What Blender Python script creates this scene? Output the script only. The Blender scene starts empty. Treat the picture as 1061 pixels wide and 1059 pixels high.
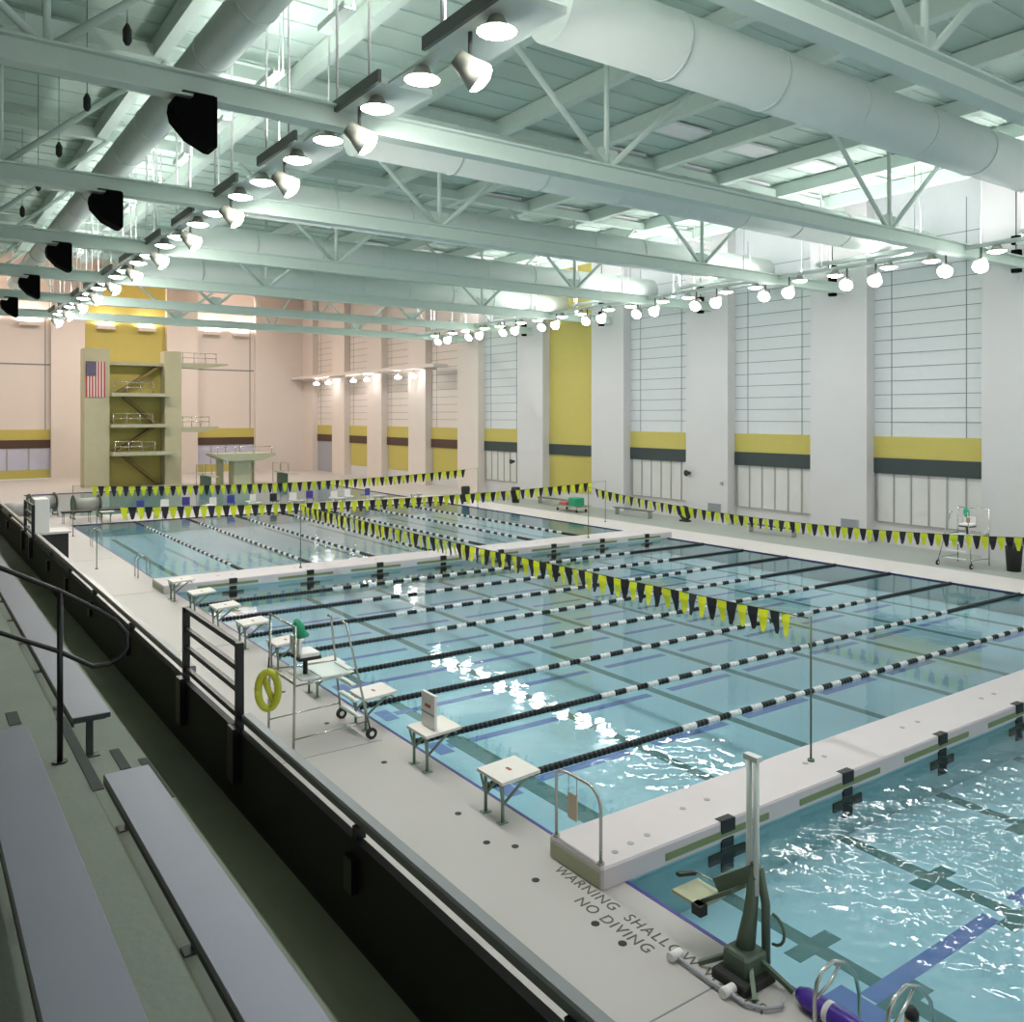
import bpy, math, random
from mathutils import Vector, Matrix
random.seed(7)
PI = math.pi
C = bpy.context.scene.collection
sc = bpy.context.scene

# ------------------------------------------------------------------ camera
cam_d = bpy.data.cameras.new('camera'); cam = bpy.data.objects.new('camera', cam_d); C.objects.link(cam)
cam_d.sensor_fit = 'HORIZONTAL'; cam_d.sensor_width = 36.0
cam_d.lens = 900.0 / 1061.0 * 36.0
cam_d.shift_y = -(529.5 - 431.5) / 1061.0
cam_d.clip_start = 0.05; cam_d.clip_end = 400
cam.location = (-8.07, 0, 6.35); cam.rotation_euler = (math.radians(90), 0, math.radians(-35.14))
sc.camera = cam

# ------------------------------------------------------------------ world, exposure
w = bpy.data.worlds.new('world'); sc.world = w; w.use_nodes = True
bg = w.node_tree.nodes['Background']; bg.inputs[0].default_value = (0.93, 0.97, 1.0, 1); bg.inputs[1].default_value = 0.62
sc.view_settings.view_transform = 'Standard'; sc.view_settings.look = 'None'
sc.view_settings.exposure = 0.2; sc.view_settings.gamma = 1.0
sc.view_settings.use_curve_mapping = False
FLOOD_W = 58.0      # each downward flood lamp
UP_W = 150.0         # each uplight trough segment
DIVE_W = 1080.0

def area(name, loc, rot, sx, sy, power, col, parent=None):
    d = bpy.data.lights.new(name, 'AREA'); d.shape = 'RECTANGLE'; d.size = sx; d.size_y = sy
    d.energy = power; d.color = col
    o = bpy.data.objects.new(name, d); C.objects.link(o)
    o.location = loc; o.rotation_euler = rot
    if parent: o.parent = parent
    return o

# ------------------------------------------------------------------ materials
def rgb(r, g, b):
    f = lambda c: (c/255/12.92) if c/255 <= 0.04045 else ((c/255+0.055)/1.055)**2.4
    return (f(r), f(g), f(b), 1)
def mat(name, col, rough=0.5, metal=0.0, noise=0.06, nscale=3.0, bump=0.0, bscale=20.0, emit=None, estr=0.0, spec=0.5):
    m = bpy.data.materials.new(name); m.use_nodes = True; nt = m.node_tree; N = nt.nodes; L = nt.links
    b = N['Principled BSDF']; b.inputs['Roughness'].default_value = rough; b.inputs['Metallic'].default_value = metal
    b.inputs['Specular IOR Level'].default_value = spec
    tc = N.new('ShaderNodeTexCoord')
    nz = N.new('ShaderNodeTexNoise'); nz.inputs['Scale'].default_value = nscale; nz.inputs['Detail'].default_value = 4
    L.new(tc.outputs['Object'], nz.inputs['Vector'])
    mx = N.new('ShaderNodeMix'); mx.data_type = 'RGBA'
    mx.inputs[6].default_value = tuple(c*(1-noise) for c in col[:3])+(1,)
    mx.inputs[7].default_value = tuple(min(1, c*(1+noise)) for c in col[:3])+(1,)
    L.new(nz.outputs['Fac'], mx.inputs[0]); L.new(mx.outputs[2], b.inputs['Base Color'])
    if bump:
        n2 = N.new('ShaderNodeTexNoise'); n2.inputs['Scale'].default_value = bscale
        L.new(tc.outputs['Object'], n2.inputs['Vector'])
        bp = N.new('ShaderNodeBump'); bp.inputs['Strength'].default_value = bump; bp.inputs['Distance'].default_value = 0.02
        L.new(n2.outputs['Fac'], bp.inputs['Height']); L.new(bp.outputs[0], b.inputs['Normal'])
    if emit:
        b.inputs['Emission Color'].default_value = emit; b.inputs['Emission Strength'].default_value = estr
    return m

M = {}
M['deck'] = mat('deck_tile', rgb(184, 180, 176), 0.45, noise=0.04, nscale=0.8)
M['deck_grey'] = mat('deck_grey_tile', rgb(150, 155, 148), 0.5, noise=0.06, nscale=0.8)
M['gutter'] = mat('gutter_white', rgb(206, 201, 198), 0.4, noise=0.05, nscale=2)
M['bulk'] = mat('bulkhead_top', rgb(206, 198, 199), 0.5, noise=0.04, nscale=2)
M['bulk_side'] = mat('bulkhead_side', rgb(196, 200, 188), 0.5, noise=0.04)
M['olive'] = mat('olive_strip', rgb(120, 138, 92), 0.5)
M['olive_light'] = mat('olive_tile', rgb(176, 180, 150), 0.5)
M['black'] = mat('black_tile', rgb(18, 20, 22), 0.5)
M['purple'] = mat('purple_tile', rgb(70, 62, 140), 0.35)
M['purple_line'] = mat('purple_line', rgb(110, 128, 185), 0.6)
M['purple_bright'] = mat('purple_plastic', rgb(78, 48, 160), 0.3)
M['green_line'] = mat('dark_green_line', rgb(86, 124, 124), 0.6)
M['navy'] = mat('navy_tile', rgb(40, 50, 105), 0.4)
M['wall'] = mat('white_block_wall', rgb(200, 199, 200), 0.7, noise=0.03, nscale=0.7)
M['wall_far'] = mat('warm_white_wall', rgb(214, 204, 197), 0.7, noise=0.03, nscale=0.7)
M['siding'] = mat('louvre_white', rgb(202, 206, 208), 0.6, noise=0.03)
M['seam'] = mat('seam_grey', rgb(120, 130, 132), 0.6)
M['yellow_panel'] = mat('yellow_panel', rgb(186, 174, 92), 0.6, noise=0.05)
M['band'] = mat('charcoal_band', rgb(52, 64, 64), 0.6)
M['brown_band'] = mat('dark_brown_band', rgb(78, 56, 46), 0.6)
M['window'] = mat('frosted_window', rgb(205, 205, 202), 0.3, noise=0.08, nscale=1.2)
M['window_blue'] = mat('blue_grey_window', rgb(190, 192, 212), 0.3, noise=0.1, nscale=1.0)
M['mullion'] = mat('mullion_grey', rgb(158, 158, 152), 0.5)
M['ceil'] = mat('green_grey_steel', rgb(208, 223, 214), 0.6, noise=0.04)
M['duct'] = mat('duct_pale_green', rgb(212, 222, 217), 0.5, noise=0.03)
M['roof'] = mat('roof_deck_green_grey', rgb(194, 212, 202), 0.7, noise=0.05, nscale=0.5)
M['roof_warm'] = mat('roof_deck_warm', rgb(214, 196, 184), 0.7, noise=0.05, nscale=0.5)
M['ceil_white'] = mat('ceiling_white', rgb(235, 235, 235), 0.6)
M['steel'] = mat('stainless_steel', rgb(190, 192, 185), 0.25, metal=0.9)
M['dark_steel'] = mat('weathered_green_steel', rgb(92, 108, 92), 0.45, metal=0.3)
M['rail_black'] = mat('black_painted_steel', rgb(14, 15, 15), 0.35)
M['rail_grey'] = mat('rail_dark_grey', rgb(128, 132, 134), 0.3, metal=0.3)
M['parapet'] = mat('black_parapet_panel', rgb(22, 25, 22), 0.6, noise=0.15)
M['parapet_cap'] = mat('grey_rail_cap', rgb(150, 152, 154), 0.4, metal=0.2)
M['concrete'] = mat('stained_shade_concrete', rgb(126, 128, 104), 0.8, noise=0.22, nscale=1.2, bump=0.2)
M['concrete_light'] = mat('pale_concrete', rgb(140, 148, 136), 0.8, noise=0.12, nscale=1.5, bump=0.2)
M['bench'] = mat('anodised_aluminium', rgb(140, 143, 156), 0.45, metal=0.25, noise=0.04, nscale=2)
M['bench_edge'] = mat('dark_aluminium_edge', rgb(70, 76, 76), 0.5, metal=0.3)
M['nosing'] = mat('dark_grip_strip', rgb(66, 74, 70), 0.8)
M['float_black'] = mat('black_float', rgb(16, 22, 26), 0.4)
M['float_white'] = mat('white_float', rgb(225, 225, 225), 0.4)
M['pen_yellow'] = mat('yellow_pennant', rgb(206, 214, 30), 0.6)
M['pen_black'] = mat('black_pennant', rgb(20, 22, 26), 0.6)
M['block_top'] = mat('white_block_top', rgb(224, 220, 212), 0.6, noise=0.05, nscale=6)
M['block_leg'] = mat('block_leg_green_grey', rgb(130, 150, 132), 0.4, metal=0.4)
M['speaker'] = mat('speaker_black', rgb(5, 5, 5), 0.9, spec=0.1)
M['lamp_body'] = mat('lamp_body_grey', rgb(160, 162, 150), 0.5)
M['lamp_dark'] = mat('track_dark', rgb(90, 96, 92), 0.5)
M['lens'] = mat('lamp_lens', rgb(255, 255, 250), 0.4, emit=(1, 0.98, 0.94, 1), estr=22)
M['lens_warm'] = mat('lamp_lens_warm', rgb(255, 240, 220), 0.4, emit=(1, 0.86, 0.72, 1), estr=3.0)
M['red'] = mat('red_cloth', rgb(176, 96, 92), 0.7)
M['flag_white'] = mat('flag_white', rgb(225, 215, 210), 0.7)
M['flag_red'] = mat('flag_red', rgb(180, 60, 64), 0.7)
M['flag_blue'] = mat('flag_blue', rgb(52, 52, 92), 0.7)
M['stair'] = mat('stair_shadow_brown', rgb(128, 112, 66), 0.7)  # tower concrete as seen in shadow, the shade held in this colour
M['tower'] = mat('tower_concrete', rgb(186, 182, 152), 0.8, noise=0.08, nscale=1)
M['tower_plat'] = mat('tower_platform', rgb(176, 176, 150), 0.7)
M['yellow_tube'] = mat('yellow_tube', rgb(196, 200, 60), 0.5)
M['green_cloth'] = mat('green_cloth', rgb(40, 150, 110), 0.7)
M['white'] = mat('white_plastic', rgb(232, 232, 230), 0.5)
M['rubber'] = mat('black_rubber', rgb(35, 38, 34), 0.6)
M['ochre'] = mat('ochre_plastic', rgb(170, 130, 60), 0.5)
M['orange_sign'] = mat('orange_tan_sign', rgb(222, 200, 178), 0.6)
M['text'] = mat('stencil_grey', rgb(92, 96, 84), 0.8, noise=0.2, nscale=30)
M['vent'] = mat('vent_grey', rgb(158, 160, 168), 0.5)
M['blue'] = mat('blue_plastic', rgb(60, 70, 150), 0.5)

def pool_tile(name, col, dark):
    m = mat(name, col, 0.5, noise=0.06, nscale=0.6)
    return m
M['pool'] = pool_tile('pool_floor', rgb(168, 204, 216), 0)
M['pool_wall'] = pool_tile('pool_wall', rgb(150, 190, 194), 0)

def water_mat(name, tint, scale, dist, scale2=0.0, dist2=0.0, rough=0.02):
    m = bpy.data.materials.new(name); m.use_nodes = True; nt = m.node_tree; N = nt.nodes; L = nt.links
    N.remove(N['Principled BSDF']); out = N['Material Output']
    tr = N.new('ShaderNodeBsdfTransparent'); tr.inputs[0].default_value = tint
    gl = N.new('ShaderNodeBsdfGlossy'); gl.inputs['Roughness'].default_value = rough; gl.inputs[0].default_value = (1, 1, 1, 1)
    fr = N.new('ShaderNodeFresnel'); fr.inputs['IOR'].default_value = 1.33
    mx = N.new('ShaderNodeMixShader')
    tc = N.new('ShaderNodeTexCoord'); n1 = N.new('ShaderNodeTexNoise'); n1.inputs['Scale'].default_value = scale; n1.inputs['Detail'].default_value = 3
    L.new(tc.outputs['Object'], n1.inputs['Vector'])
    b1 = N.new('ShaderNodeBump'); b1.inputs['Strength'].default_value = 1.0; b1.inputs['Distance'].default_value = dist
    L.new(n1.outputs['Fac'], b1.inputs['Height'])
    last = b1
    if dist2:
        n2 = N.new('ShaderNodeTexNoise'); n2.inputs['Scale'].default_value = scale2; n2.inputs['Detail'].default_value = 2
        L.new(tc.outputs['Object'], n2.inputs['Vector'])
        b2 = N.new('ShaderNodeBump'); b2.inputs['Distance'].default_value = dist2
        L.new(n2.outputs['Fac'], b2.inputs['Height']); L.new(b1.outputs[0], b2.inputs['Normal']); last = b2
    L.new(last.outputs[0], gl.inputs['Normal']); L.new(last.outputs[0], fr.inputs['Normal'])
    L.new(fr.outputs[0], mx.inputs[0]); L.new(tr.outputs[0], mx.inputs[1]); L.new(gl.outputs[0], mx.inputs[2])
    L.new(mx.outputs[0], out.inputs[0])
    return m
M['water_calm'] = water_mat('water_calm', (0.90, 0.975, 0.985, 1), 1.1, 0.007, 7.0, 0.0007)
M['water_far'] = water_mat('water_far', (0.92, 0.97, 0.995, 1), 1.6, 0.014, 8.0, 0.002)
M['water_rough'] = water_mat('water_rough', (0.90, 0.975, 0.985, 1), 2.4, 0.006, 9.0, 0.003, 0.03)

# ------------------------------------------------------------------ mesh helpers
class MB:
    def __init__(s): s.v = []; s.f = []; s.mi = []; s.mats = []; s.cur = 0; s.smooth = []
    def m(s, mt):
        if mt not in s.mats: s.mats.append(mt)
        s.cur = s.mats.index(mt); return s
    def add(s, vs, fs, smooth=False):
        o = len(s.v); s.v += [tuple(v) for v in vs]
        for f in fs: s.f.append([i+o for i in f]); s.mi.append(s.cur); s.smooth.append(smooth)
        return s
    def box(s, x0, x1, y0, y1, z0, z1):
        x0, x1 = min(x0, x1), max(x0, x1); y0, y1 = min(y0, y1), max(y0, y1); z0, z1 = min(z0, z1), max(z0, z1)
        vs = [(x0,y0,z0),(x1,y0,z0),(x1,y1,z0),(x0,y1,z0),(x0,y0,z1),(x1,y0,z1),(x1,y1,z1),(x0,y1,z1)]
        return s.add(vs, [(0,3,2,1),(4,5,6,7),(0,1,5,4),(1,2,6,5),(2,3,7,6),(3,0,4,7)])
    def bevbox(s, x0, x1, y0, y1, z0, z1, b=0.01):
        # chamfered vertical corners and top edge
        def ring(i, z): return [(x0+b+i,y0+i,z),(x1-b-i,y0+i,z),(x1-i,y0+b+i,z),(x1-i,y1-b-i,z),(x1-b-i,y1-i,z),(x0+b+i,y1-i,z),(x0+i,y1-b-i,z),(x0+i,y0+b+i,z)]
        rs = ring(0, z0)+ring(0, z1-b)+ring(b*0.7, z1)
        fs = [tuple(range(7, -1, -1)), tuple(range(16, 24))]
        for k in range(2):
            for i in range(8):
                j = (i+1) % 8; fs.append((k*8+i, k*8+j, k*8+8+j, k*8+8+i))
        return s.add(rs, fs)
    def bar(s, p, q, wd, ht, up=(0, 0, 1)):
        p = Vector(p); q = Vector(q); d = (q-p).normalized(); u = Vector(up)
        sd = d.cross(u)
        if sd.length < 1e-4: sd = d.cross(Vector((1, 0, 0)))
        sd.normalize(); u = sd.cross(d).normalized()
        vs = []
        for c in (p, q):
            for a, b in ((-1,-1),(1,-1),(1,1),(-1,1)): vs.append(c+sd*a*wd/2+u*b*ht/2)
        return s.add(vs, [(0,1,2,3),(7,6,5,4),(0,4,5,1),(1,5,6,2),(2,6,7,3),(3,7,4,0)])
    def tube(s, pts, r, n=8, cap=True, radii=None):
        pts = [Vector(p) for p in pts]; vs = []; prev = None
        for i, p in enumerate(pts):
            if i == 0: t = pts[1]-p
            elif i == len(pts)-1: t = p-pts[i-1]
            else: t = (pts[i+1]-p).normalized()+(p-pts[i-1]).normalized()
            t.normalize()
            if prev is None:
                a = Vector((0, 0, 1)) if abs(t.z) < 0.9 else Vector((1, 0, 0))
                u = t.cross(a).normalized()
            else: u = (prev-t*prev.dot(t)).normalized()
            prev = u; v = t.cross(u)
            rr = radii[i] if radii else r
            for k in range(n):
                a = 2*PI*k/n; vs.append(p+(u*math.cos(a)+v*math.sin(a))*rr)
        fs = []
        for i in range(len(pts)-1):
            for k in range(n):
                j = (k+1) % n; fs.append((i*n+k, i*n+j, (i+1)*n+j, (i+1)*n+k))
        s.add(vs, fs, True)
        if cap:
            o = len(s.v)-len(vs)
            s.f.append([o+k for k in range(n)][::-1]); s.mi.append(s.cur); s.smooth.append(False)
            s.f.append([o+(len(pts)-1)*n+k for k in range(n)]); s.mi.append(s.cur); s.smooth.append(False)
        return s
    def prism(s, poly, axis, a0, a1):
        # poly in the two other axes, extruded along axis
        def P(u, v, a): return {'x': (a, u, v), 'y': (u, a, v), 'z': (u, v, a)}[axis]
        n = len(poly); vs = [P(u, v, a0) for u, v in poly]+[P(u, v, a1) for u, v in poly]
        fs = [tuple(range(n))[::-1], tuple(range(n, 2*n))]+[(i, (i+1) % n, n+(i+1) % n, n+i) for i in range(n)]
        return s.add(vs, fs)
    def obj(s, name, mt=None, parent=None, label=None):
        me = bpy.data.meshes.new(name); me.from_pydata(s.v, [], s.f)
        ms = s.mats if s.mats else [mt]
        for k in ms: me.materials.append(k)
        me.polygons.foreach_set('material_index', s.mi); me.polygons.foreach_set('use_smooth', s.smooth)
        me.update()
        o = bpy.data.objects.new(name, me); C.objects.link(o)
        if parent: o.parent = parent
        if label: o['label'] = label
        return o
def B(*a): return MB().box(*a)
def tag(o, label, cat, group=None, kind=None):
    o['label'] = label; o['category'] = cat
    if group: o['group'] = group
    if kind: o['kind'] = kind
    return o
def thing(name, label, cat, loc=(0, 0, 0), rz=0, group=None):
    o = bpy.data.objects.new(name, None); C.objects.link(o); o.location = loc; o.rotation_euler = (0, 0, rz)
    o.empty_display_size = 0.1
    return tag(o, label, cat, group)
def struct(o, label=None):
    o['kind'] = 'structure'
    if label: o['label'] = label
    return o
def dup(root, loc, rz=None, label=None, group=None):
    r = root.copy(); C.objects.link(r); r.location = loc
    if rz is not None: r.rotation_euler = (0, 0, rz)
    if label: r['label'] = label
    if group: r['group'] = group
    for ch in list(root.children):
        c = ch.copy(); C.objects.link(c); c.parent = r
        for g in ch.children:
            d = g.copy(); C.objects.link(d); d.parent = c
    return r
ORD = ['first','second','third','fourth','fifth','sixth','seventh','eighth','ninth','tenth','eleventh','twelfth','thirteenth','fourteenth','fifteenth','sixteenth','seventeenth','eighteenth','nineteenth','twentieth']

WX = 31.5            # right wall (pillar faces)
BX = 32.2            # recessed bay faces
FY = 100.0           # far wall
PW = 24.8            # pool width
RZ = 17.4            # roof deck over the lap pool
TY = [8.85+8.95*k for k in range(7)]

# ------------------------------------------------------------------ floor and pools
fl = MB().m(M['deck'])
fl.box(-5.2, 0, -4, 61, -0.3, 0)                 # left deck
fl.box(0, PW, 56.2, 61, -0.3, 0)                 # deck between the pools
fl.m(M['gutter']); fl.box(PW, 27.6, -4, 61, -0.3, 0)
fl.m(M['deck_grey']); fl.box(27.6, WX+1.2, -4, 61, -0.3, 0)
fl.m(M['deck']); fl.box(-12, WX+1.2, 80, FY, -0.3, 0); fl.box(-12, 0, 61, 80, -0.3, 0); fl.box(PW, WX+1.2, 61, 80, -0.3, 0)
fl.m(M['seam'])
for y in (2.0, 6.6, 15.4, 24.3, 33.2, 42.1, 51): fl.box(-5.2, -0.35, y, y+0.02, 0.0, 0.003)
struct(fl.obj('floor'), 'pale tiled pool deck around the pools')

def basin(name, x0, x1, y0, y1, z, label):
    b = MB().m(M['pool']); b.box(x0, x1, y0, y1, z-0.2, z)
    b.m(M['pool_wall'])
    b.box(x0-0.2, x0, y0, y1, z-0.2, -0.02-0.28); b.box(x1, x1+0.2, y0, y1, z-0.2, -0.3)
    b.box(x0-0.2, x1+0.2, y0-0.2, y0, z-0.2, -0.3 if y0 > 9 else 0); b.box(x0-0.2, x1+0.2, y1, y1+0.2, z-0.2, -0.3)
    # faces of the side walls above the deck underside
    b.box(x0, x0+0.01, y0, y1, -0.3, -0.09); b.box(x1-0.01, x1, y0, y1, -0.3, -0.09)
    b.m(M['purple']); b.box(x0, x0+0.06, y0, y1, -0.09, 0.004); b.m(M['navy']); b.box(x1-0.03, x1, y0, y1, -0.09, 0.004)
    b.box(x0, x1, y1-0.03, y1, -0.09, 0.004)
    o = b.obj(name); return struct(o, label)
basin('pool_basin', 0, PW, -4, 56.2, -0.8, 'light blue tiled basin of the lap pool')
basin('pool_basin', 0, PW, 61, 80, -2.4, 'light blue tiled basin of the diving well')

# bottom lines
def line_obj(name, mb, label):
    return struct(mb.obj(name), label)
b = MB().m(M['green_line'])
for k in range(8):
    x = 2+3*k
    for (y0, y1) in ((-3, 8.8), (9.97, 32.5), (34.2, 54.6)):
        b.box(x-0.13, x+0.13, y0, y1, -0.8, -0.795)
    for ye in (7.25, 5.95): b.box(x-0.45, x+0.45, ye-0.13, ye+0.13, -0.8, -0.794)
line_obj('trim_1', b, 'dark green lane lines along the pool bottom')
b = MB().m(M['purple_line'])
ys = [11.2+2.5*k for k in range(-5, 9) if not 8 < 11.2+2.5*k < 10]
for y in ys:
    b.box(1.25, 1.6, y-0.35, y+0.35, -0.797, -0.793)
    for k in range(8):
        b.box(2.35+3*k if k else 1.65, 4.65+3*k if k < 7 else 23.4, y-0.12, y+0.12, -0.797, -0.793)
line_obj('trim_2', b, 'broken purple cross lines along the pool bottom')
b = MB().m(M['green_line']); b.box(1.75, 2.2, 10.0, 16.5, -0.799, -0.792)
line_obj('trim_3', b, 'dark band along the bottom beside the blocks')

WV = []
for i in range(16):
    lam = 0.15*(1.085**i); th = random.uniform(0, 2*PI); WV.append((2*PI/lam*math.cos(th), 2*PI/lam*math.sin(th), random.uniform(0, 6.28), lam*0.011))
def water(y0, y1, mt, label, step=None, amp=None, x0=0, x1=PW):
    if not step:
        mb = MB().m(mt).add([(x0, y0, -0.03), (x1, y0, -0.03), (x1, y1, -0.03), (x0, y1, -0.03)], [(0, 1, 2, 3)])
    else:
        nx = int((x1-x0)/step); ny = int((y1-y0)/step); v = []
        for j in range(ny+1):
            y = y0+(y1-y0)*j/ny
            for i in range(nx+1):
                x = x0+(x1-x0)*i/nx; A = amp(x, y)
                h = A*sum(a*math.sin(kx*x+ky*y+p) for kx, ky, p, a in WV) if A > 0.02 else 0
                v.append((x, y, -0.035+max(-0.03, min(0.028, h))))
        f = [(j*(nx+1)+i, j*(nx+1)+i+1, (j+1)*(nx+1)+i+1, (j+1)*(nx+1)+i) for j in range(ny) for i in range(nx)]
        mb = MB().m(mt).add(v, f, True)
    return tag(mb.obj('pool_water'), label, 'water', kind='stuff')
def sm(a, b, x):
    t_ = max(0, min(1, (x-a)/(b-a))); return t_*t_*(3-2*t_)
amp_near = lambda x, y: 0.10+0.9*sm(1.0, 3.6, x)*(1-0.8*sm(7.0, 8.8, y))
amp_mid = lambda x, y: 0.75*math.exp(-((x-3.6)/1.9)**2-((y-11.3)/1.1)**2)
water(0, 9.2, M['water_rough'], 'rippled water of the nearest pool section, in front of the near bulkhead', 0.065, amp_near)
water(9.2, 33.5, M['water_calm'], 'calm blue water of the middle pool section crossed by lane ropes', 0.11, amp_mid)
water(33.5, 56.2, M['water_far'], 'blue water of the far lap section beyond the second bulkhead')
water(61, 80, M['water_far'], 'water of the diving well in front of the diving tower')

# ------------------------------------------------------------------ bulkheads
def bulkhead(y0, y1, label, gaps):
    t = thing('pool_bulkhead', label, 'bulkhead', (0, y0, 0))
    d = y1-y0
    MB().m(M['bulk']).bevbox(-0.4, PW+0.3, 0, d, 0.004, 0.30, 0.03).obj('walkway', parent=t)
    B(0.02, PW-0.02, 0.02, d-0.02, -0.79, 0.003).obj('underwater_wall', M['pool_wall'], t)
    B(-0.41, -0.395, 0.06, d-0.06, 0.01, 0.22).obj('end_tile', M['olive_light'], t, 'olive tiled end face')
    for k in range(8):
        x = 2.08+3.03*k
        B(x-1.3, x+0.95, -0.012, 0.01, 0.06, 0.16).obj('olive_strip', M['olive'], t)
        m = MB().m(M['black']); m.box(x-0.15, x+0.15, -0.022, 0.0, 0.12, 0.306); m.box(x-0.15, x+0.15, -0.018, 0.12, 0.3, 0.306)
        m.obj('edge_mark', parent=t)
        c = MB().m(M['black']); c.box(x-0.13, x+0.13, -0.01, 0.02, -0.46, 0.03); c.box(x-0.40, x+0.40, -0.012, 0.02, -0.30, -0.15)
        c.obj('wall_cross', parent=t)
    for k in range(8):
        for dx in (-0.28, 0.26):
            MB().tube([(2.08+3.03*k+dx, d*0.55, 0.3), (2.08+3.03*k+dx, d*0.55, 0.306)], 0.05, 10).obj('anchor_cap', M['vent'], t)
    return t
bulkhead(8.8, 9.97, 'white walkway bulkhead nearest, with black marks and olive strips on its side', 0)
bulkhead(32.5, 34.2, 'second white bulkhead farther off between the middle and far sections', 0)

# ------------------------------------------------------------------ right wall
YE = [19.7+8.95*k for k in range(-2, 9)]      # near edge of every bay
w_ = MB().m(M['wall'])
BW = 5.65
edges = [-4]
for y in YE: edges += [y, y+BW]
edges.append(FY)
for i in range(0, len(edges), 2):
    w_.m(M['wall'] if edges[i] < 60 else M['wall_far'])
    w_.box(WX, BX+0.1, edges[i], edges[i+1], 0, 20.6)
w_.m(M['wall'])
for y in YE:
    w_.box(BX+0.02, BX+0.4, y, y+BW, 0, 1.07)
w_.box(BX+0.1, BX+0.5, -4, FY, 0, 20.6)
struct(w_.obj('wall_right'), 'white wall with broad pillars along the right of the pool')
for i, y in enumerate(YE):
    if i == 0: continue
    t = bpy.data.objects.new('window_%d' % (i+1), None); C.objects.link(t); t.location = (BX, y, 0)
    struct(t)
    full = (i == 5); far = y > 60
    up = MB().m(M['yellow_panel'] if full else (M['siding'] if not far else M['wall_far']))
    up.box(-0.02, 0.09, 0, BW, 5.35, 20.5 if far else 17.4)
    up.obj('upper_panel', parent=t)
    if not full:
        s = MB().m(M['seam'])
        for k in range(14):
            z = 6.05+0.68*k; s.box(-0.035, -0.018, 0, BW, z, z+0.035)
        for yy in (1.0, BW-0.95): s.box(-0.04, -0.018, yy, yy+0.035, 5.35, 16.5)
        s.obj('panel_seams', parent=t)
    B(-0.06, 0.09, 0.0, BW, 4.28, 5.35).obj('yellow_panel', M['yellow_panel'], t, 'yellow panel')
    B(-0.10, 0.09, -0.0, BW, 3.5, 4.28).obj('dark_band', M['brown_band'] if far else M['band'], t, 'dark band')
    z0 = 1.07
    if full: B(-0.02, 0.09, 0, BW, 0.8, 3.5).obj('lower_panel', M['yellow_panel'], t)
    elif far and i < 10: B(-0.02, 0.09, 0.2, BW-0.2, 1.07, 3.5).obj('lower_panel', M['yellow_panel'], t)
    elif far: B(-0.02, 0.09, 0, BW, 0.0, 3.5).obj('door_panel', M['vent'], t)
    else:
        B(0.0, 0.05, 0.15, BW-0.15, 1.07, 3.5).obj('glazing', M['window'], t)
        m = MB().m(M['mullion'])
        for k in range(7):
            yy = 0.15+(BW-0.3)*k/6; m.box(-0.05, 0.0, yy-0.035, yy+0.035, 1.07, 3.5)
        m.box(-0.05, 0, 0.15, BW-0.15, 1.03, 1.1)
        m.obj('frame', parent=t)
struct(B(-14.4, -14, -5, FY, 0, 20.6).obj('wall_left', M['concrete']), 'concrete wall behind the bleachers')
# roof band, canopy over the diving well side
B(-12, WX+1.3, 65.4, 65.9, RZ, 20.6).obj('trim_4', M['roof_warm'])['kind'] = 'structure'
cn = thing('wall_canopy', 'long flat canopy projecting from right wall beside the diving well', 'canopy', (30.0, 66, 10.2))
MB().m(M['wall_far']).bevbox(0, 1.5, 0, 33.9, 0.5, 0.8, 0.02).obj('canopy_slab', parent=cn)
for k in range(8):
    MB().m(M['wall_far']).box(0.2, 1.5, 2+4.2*k, 2.15+4.2*k, 0.35, 0.52).obj('bracket', parent=cn)
for k, y in enumerate((70.6, 73.6, 80.3, 83.5, 90.0, 93.3)):
    t = thing('canopy_light', '%s lamp hanging under the canopy by the diving well, counted from the near end' % ORD[k], 'lamp', (30.5, y, 10.7), 0, 'canopy lamps')
    MB().m(M['lamp_body']).tube([(0, 0, 0), (0, 0, -0.45)], 0.05, 8).obj('stem', parent=t)
    MB().m(M['lens']).tube([(0, 0, -0.45), (0, 0, -0.62), (0, 0, -0.78)], 0.3, 12, radii=[0.12, 0.34, 0.26]).obj('lamp_globe', parent=t)

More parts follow.
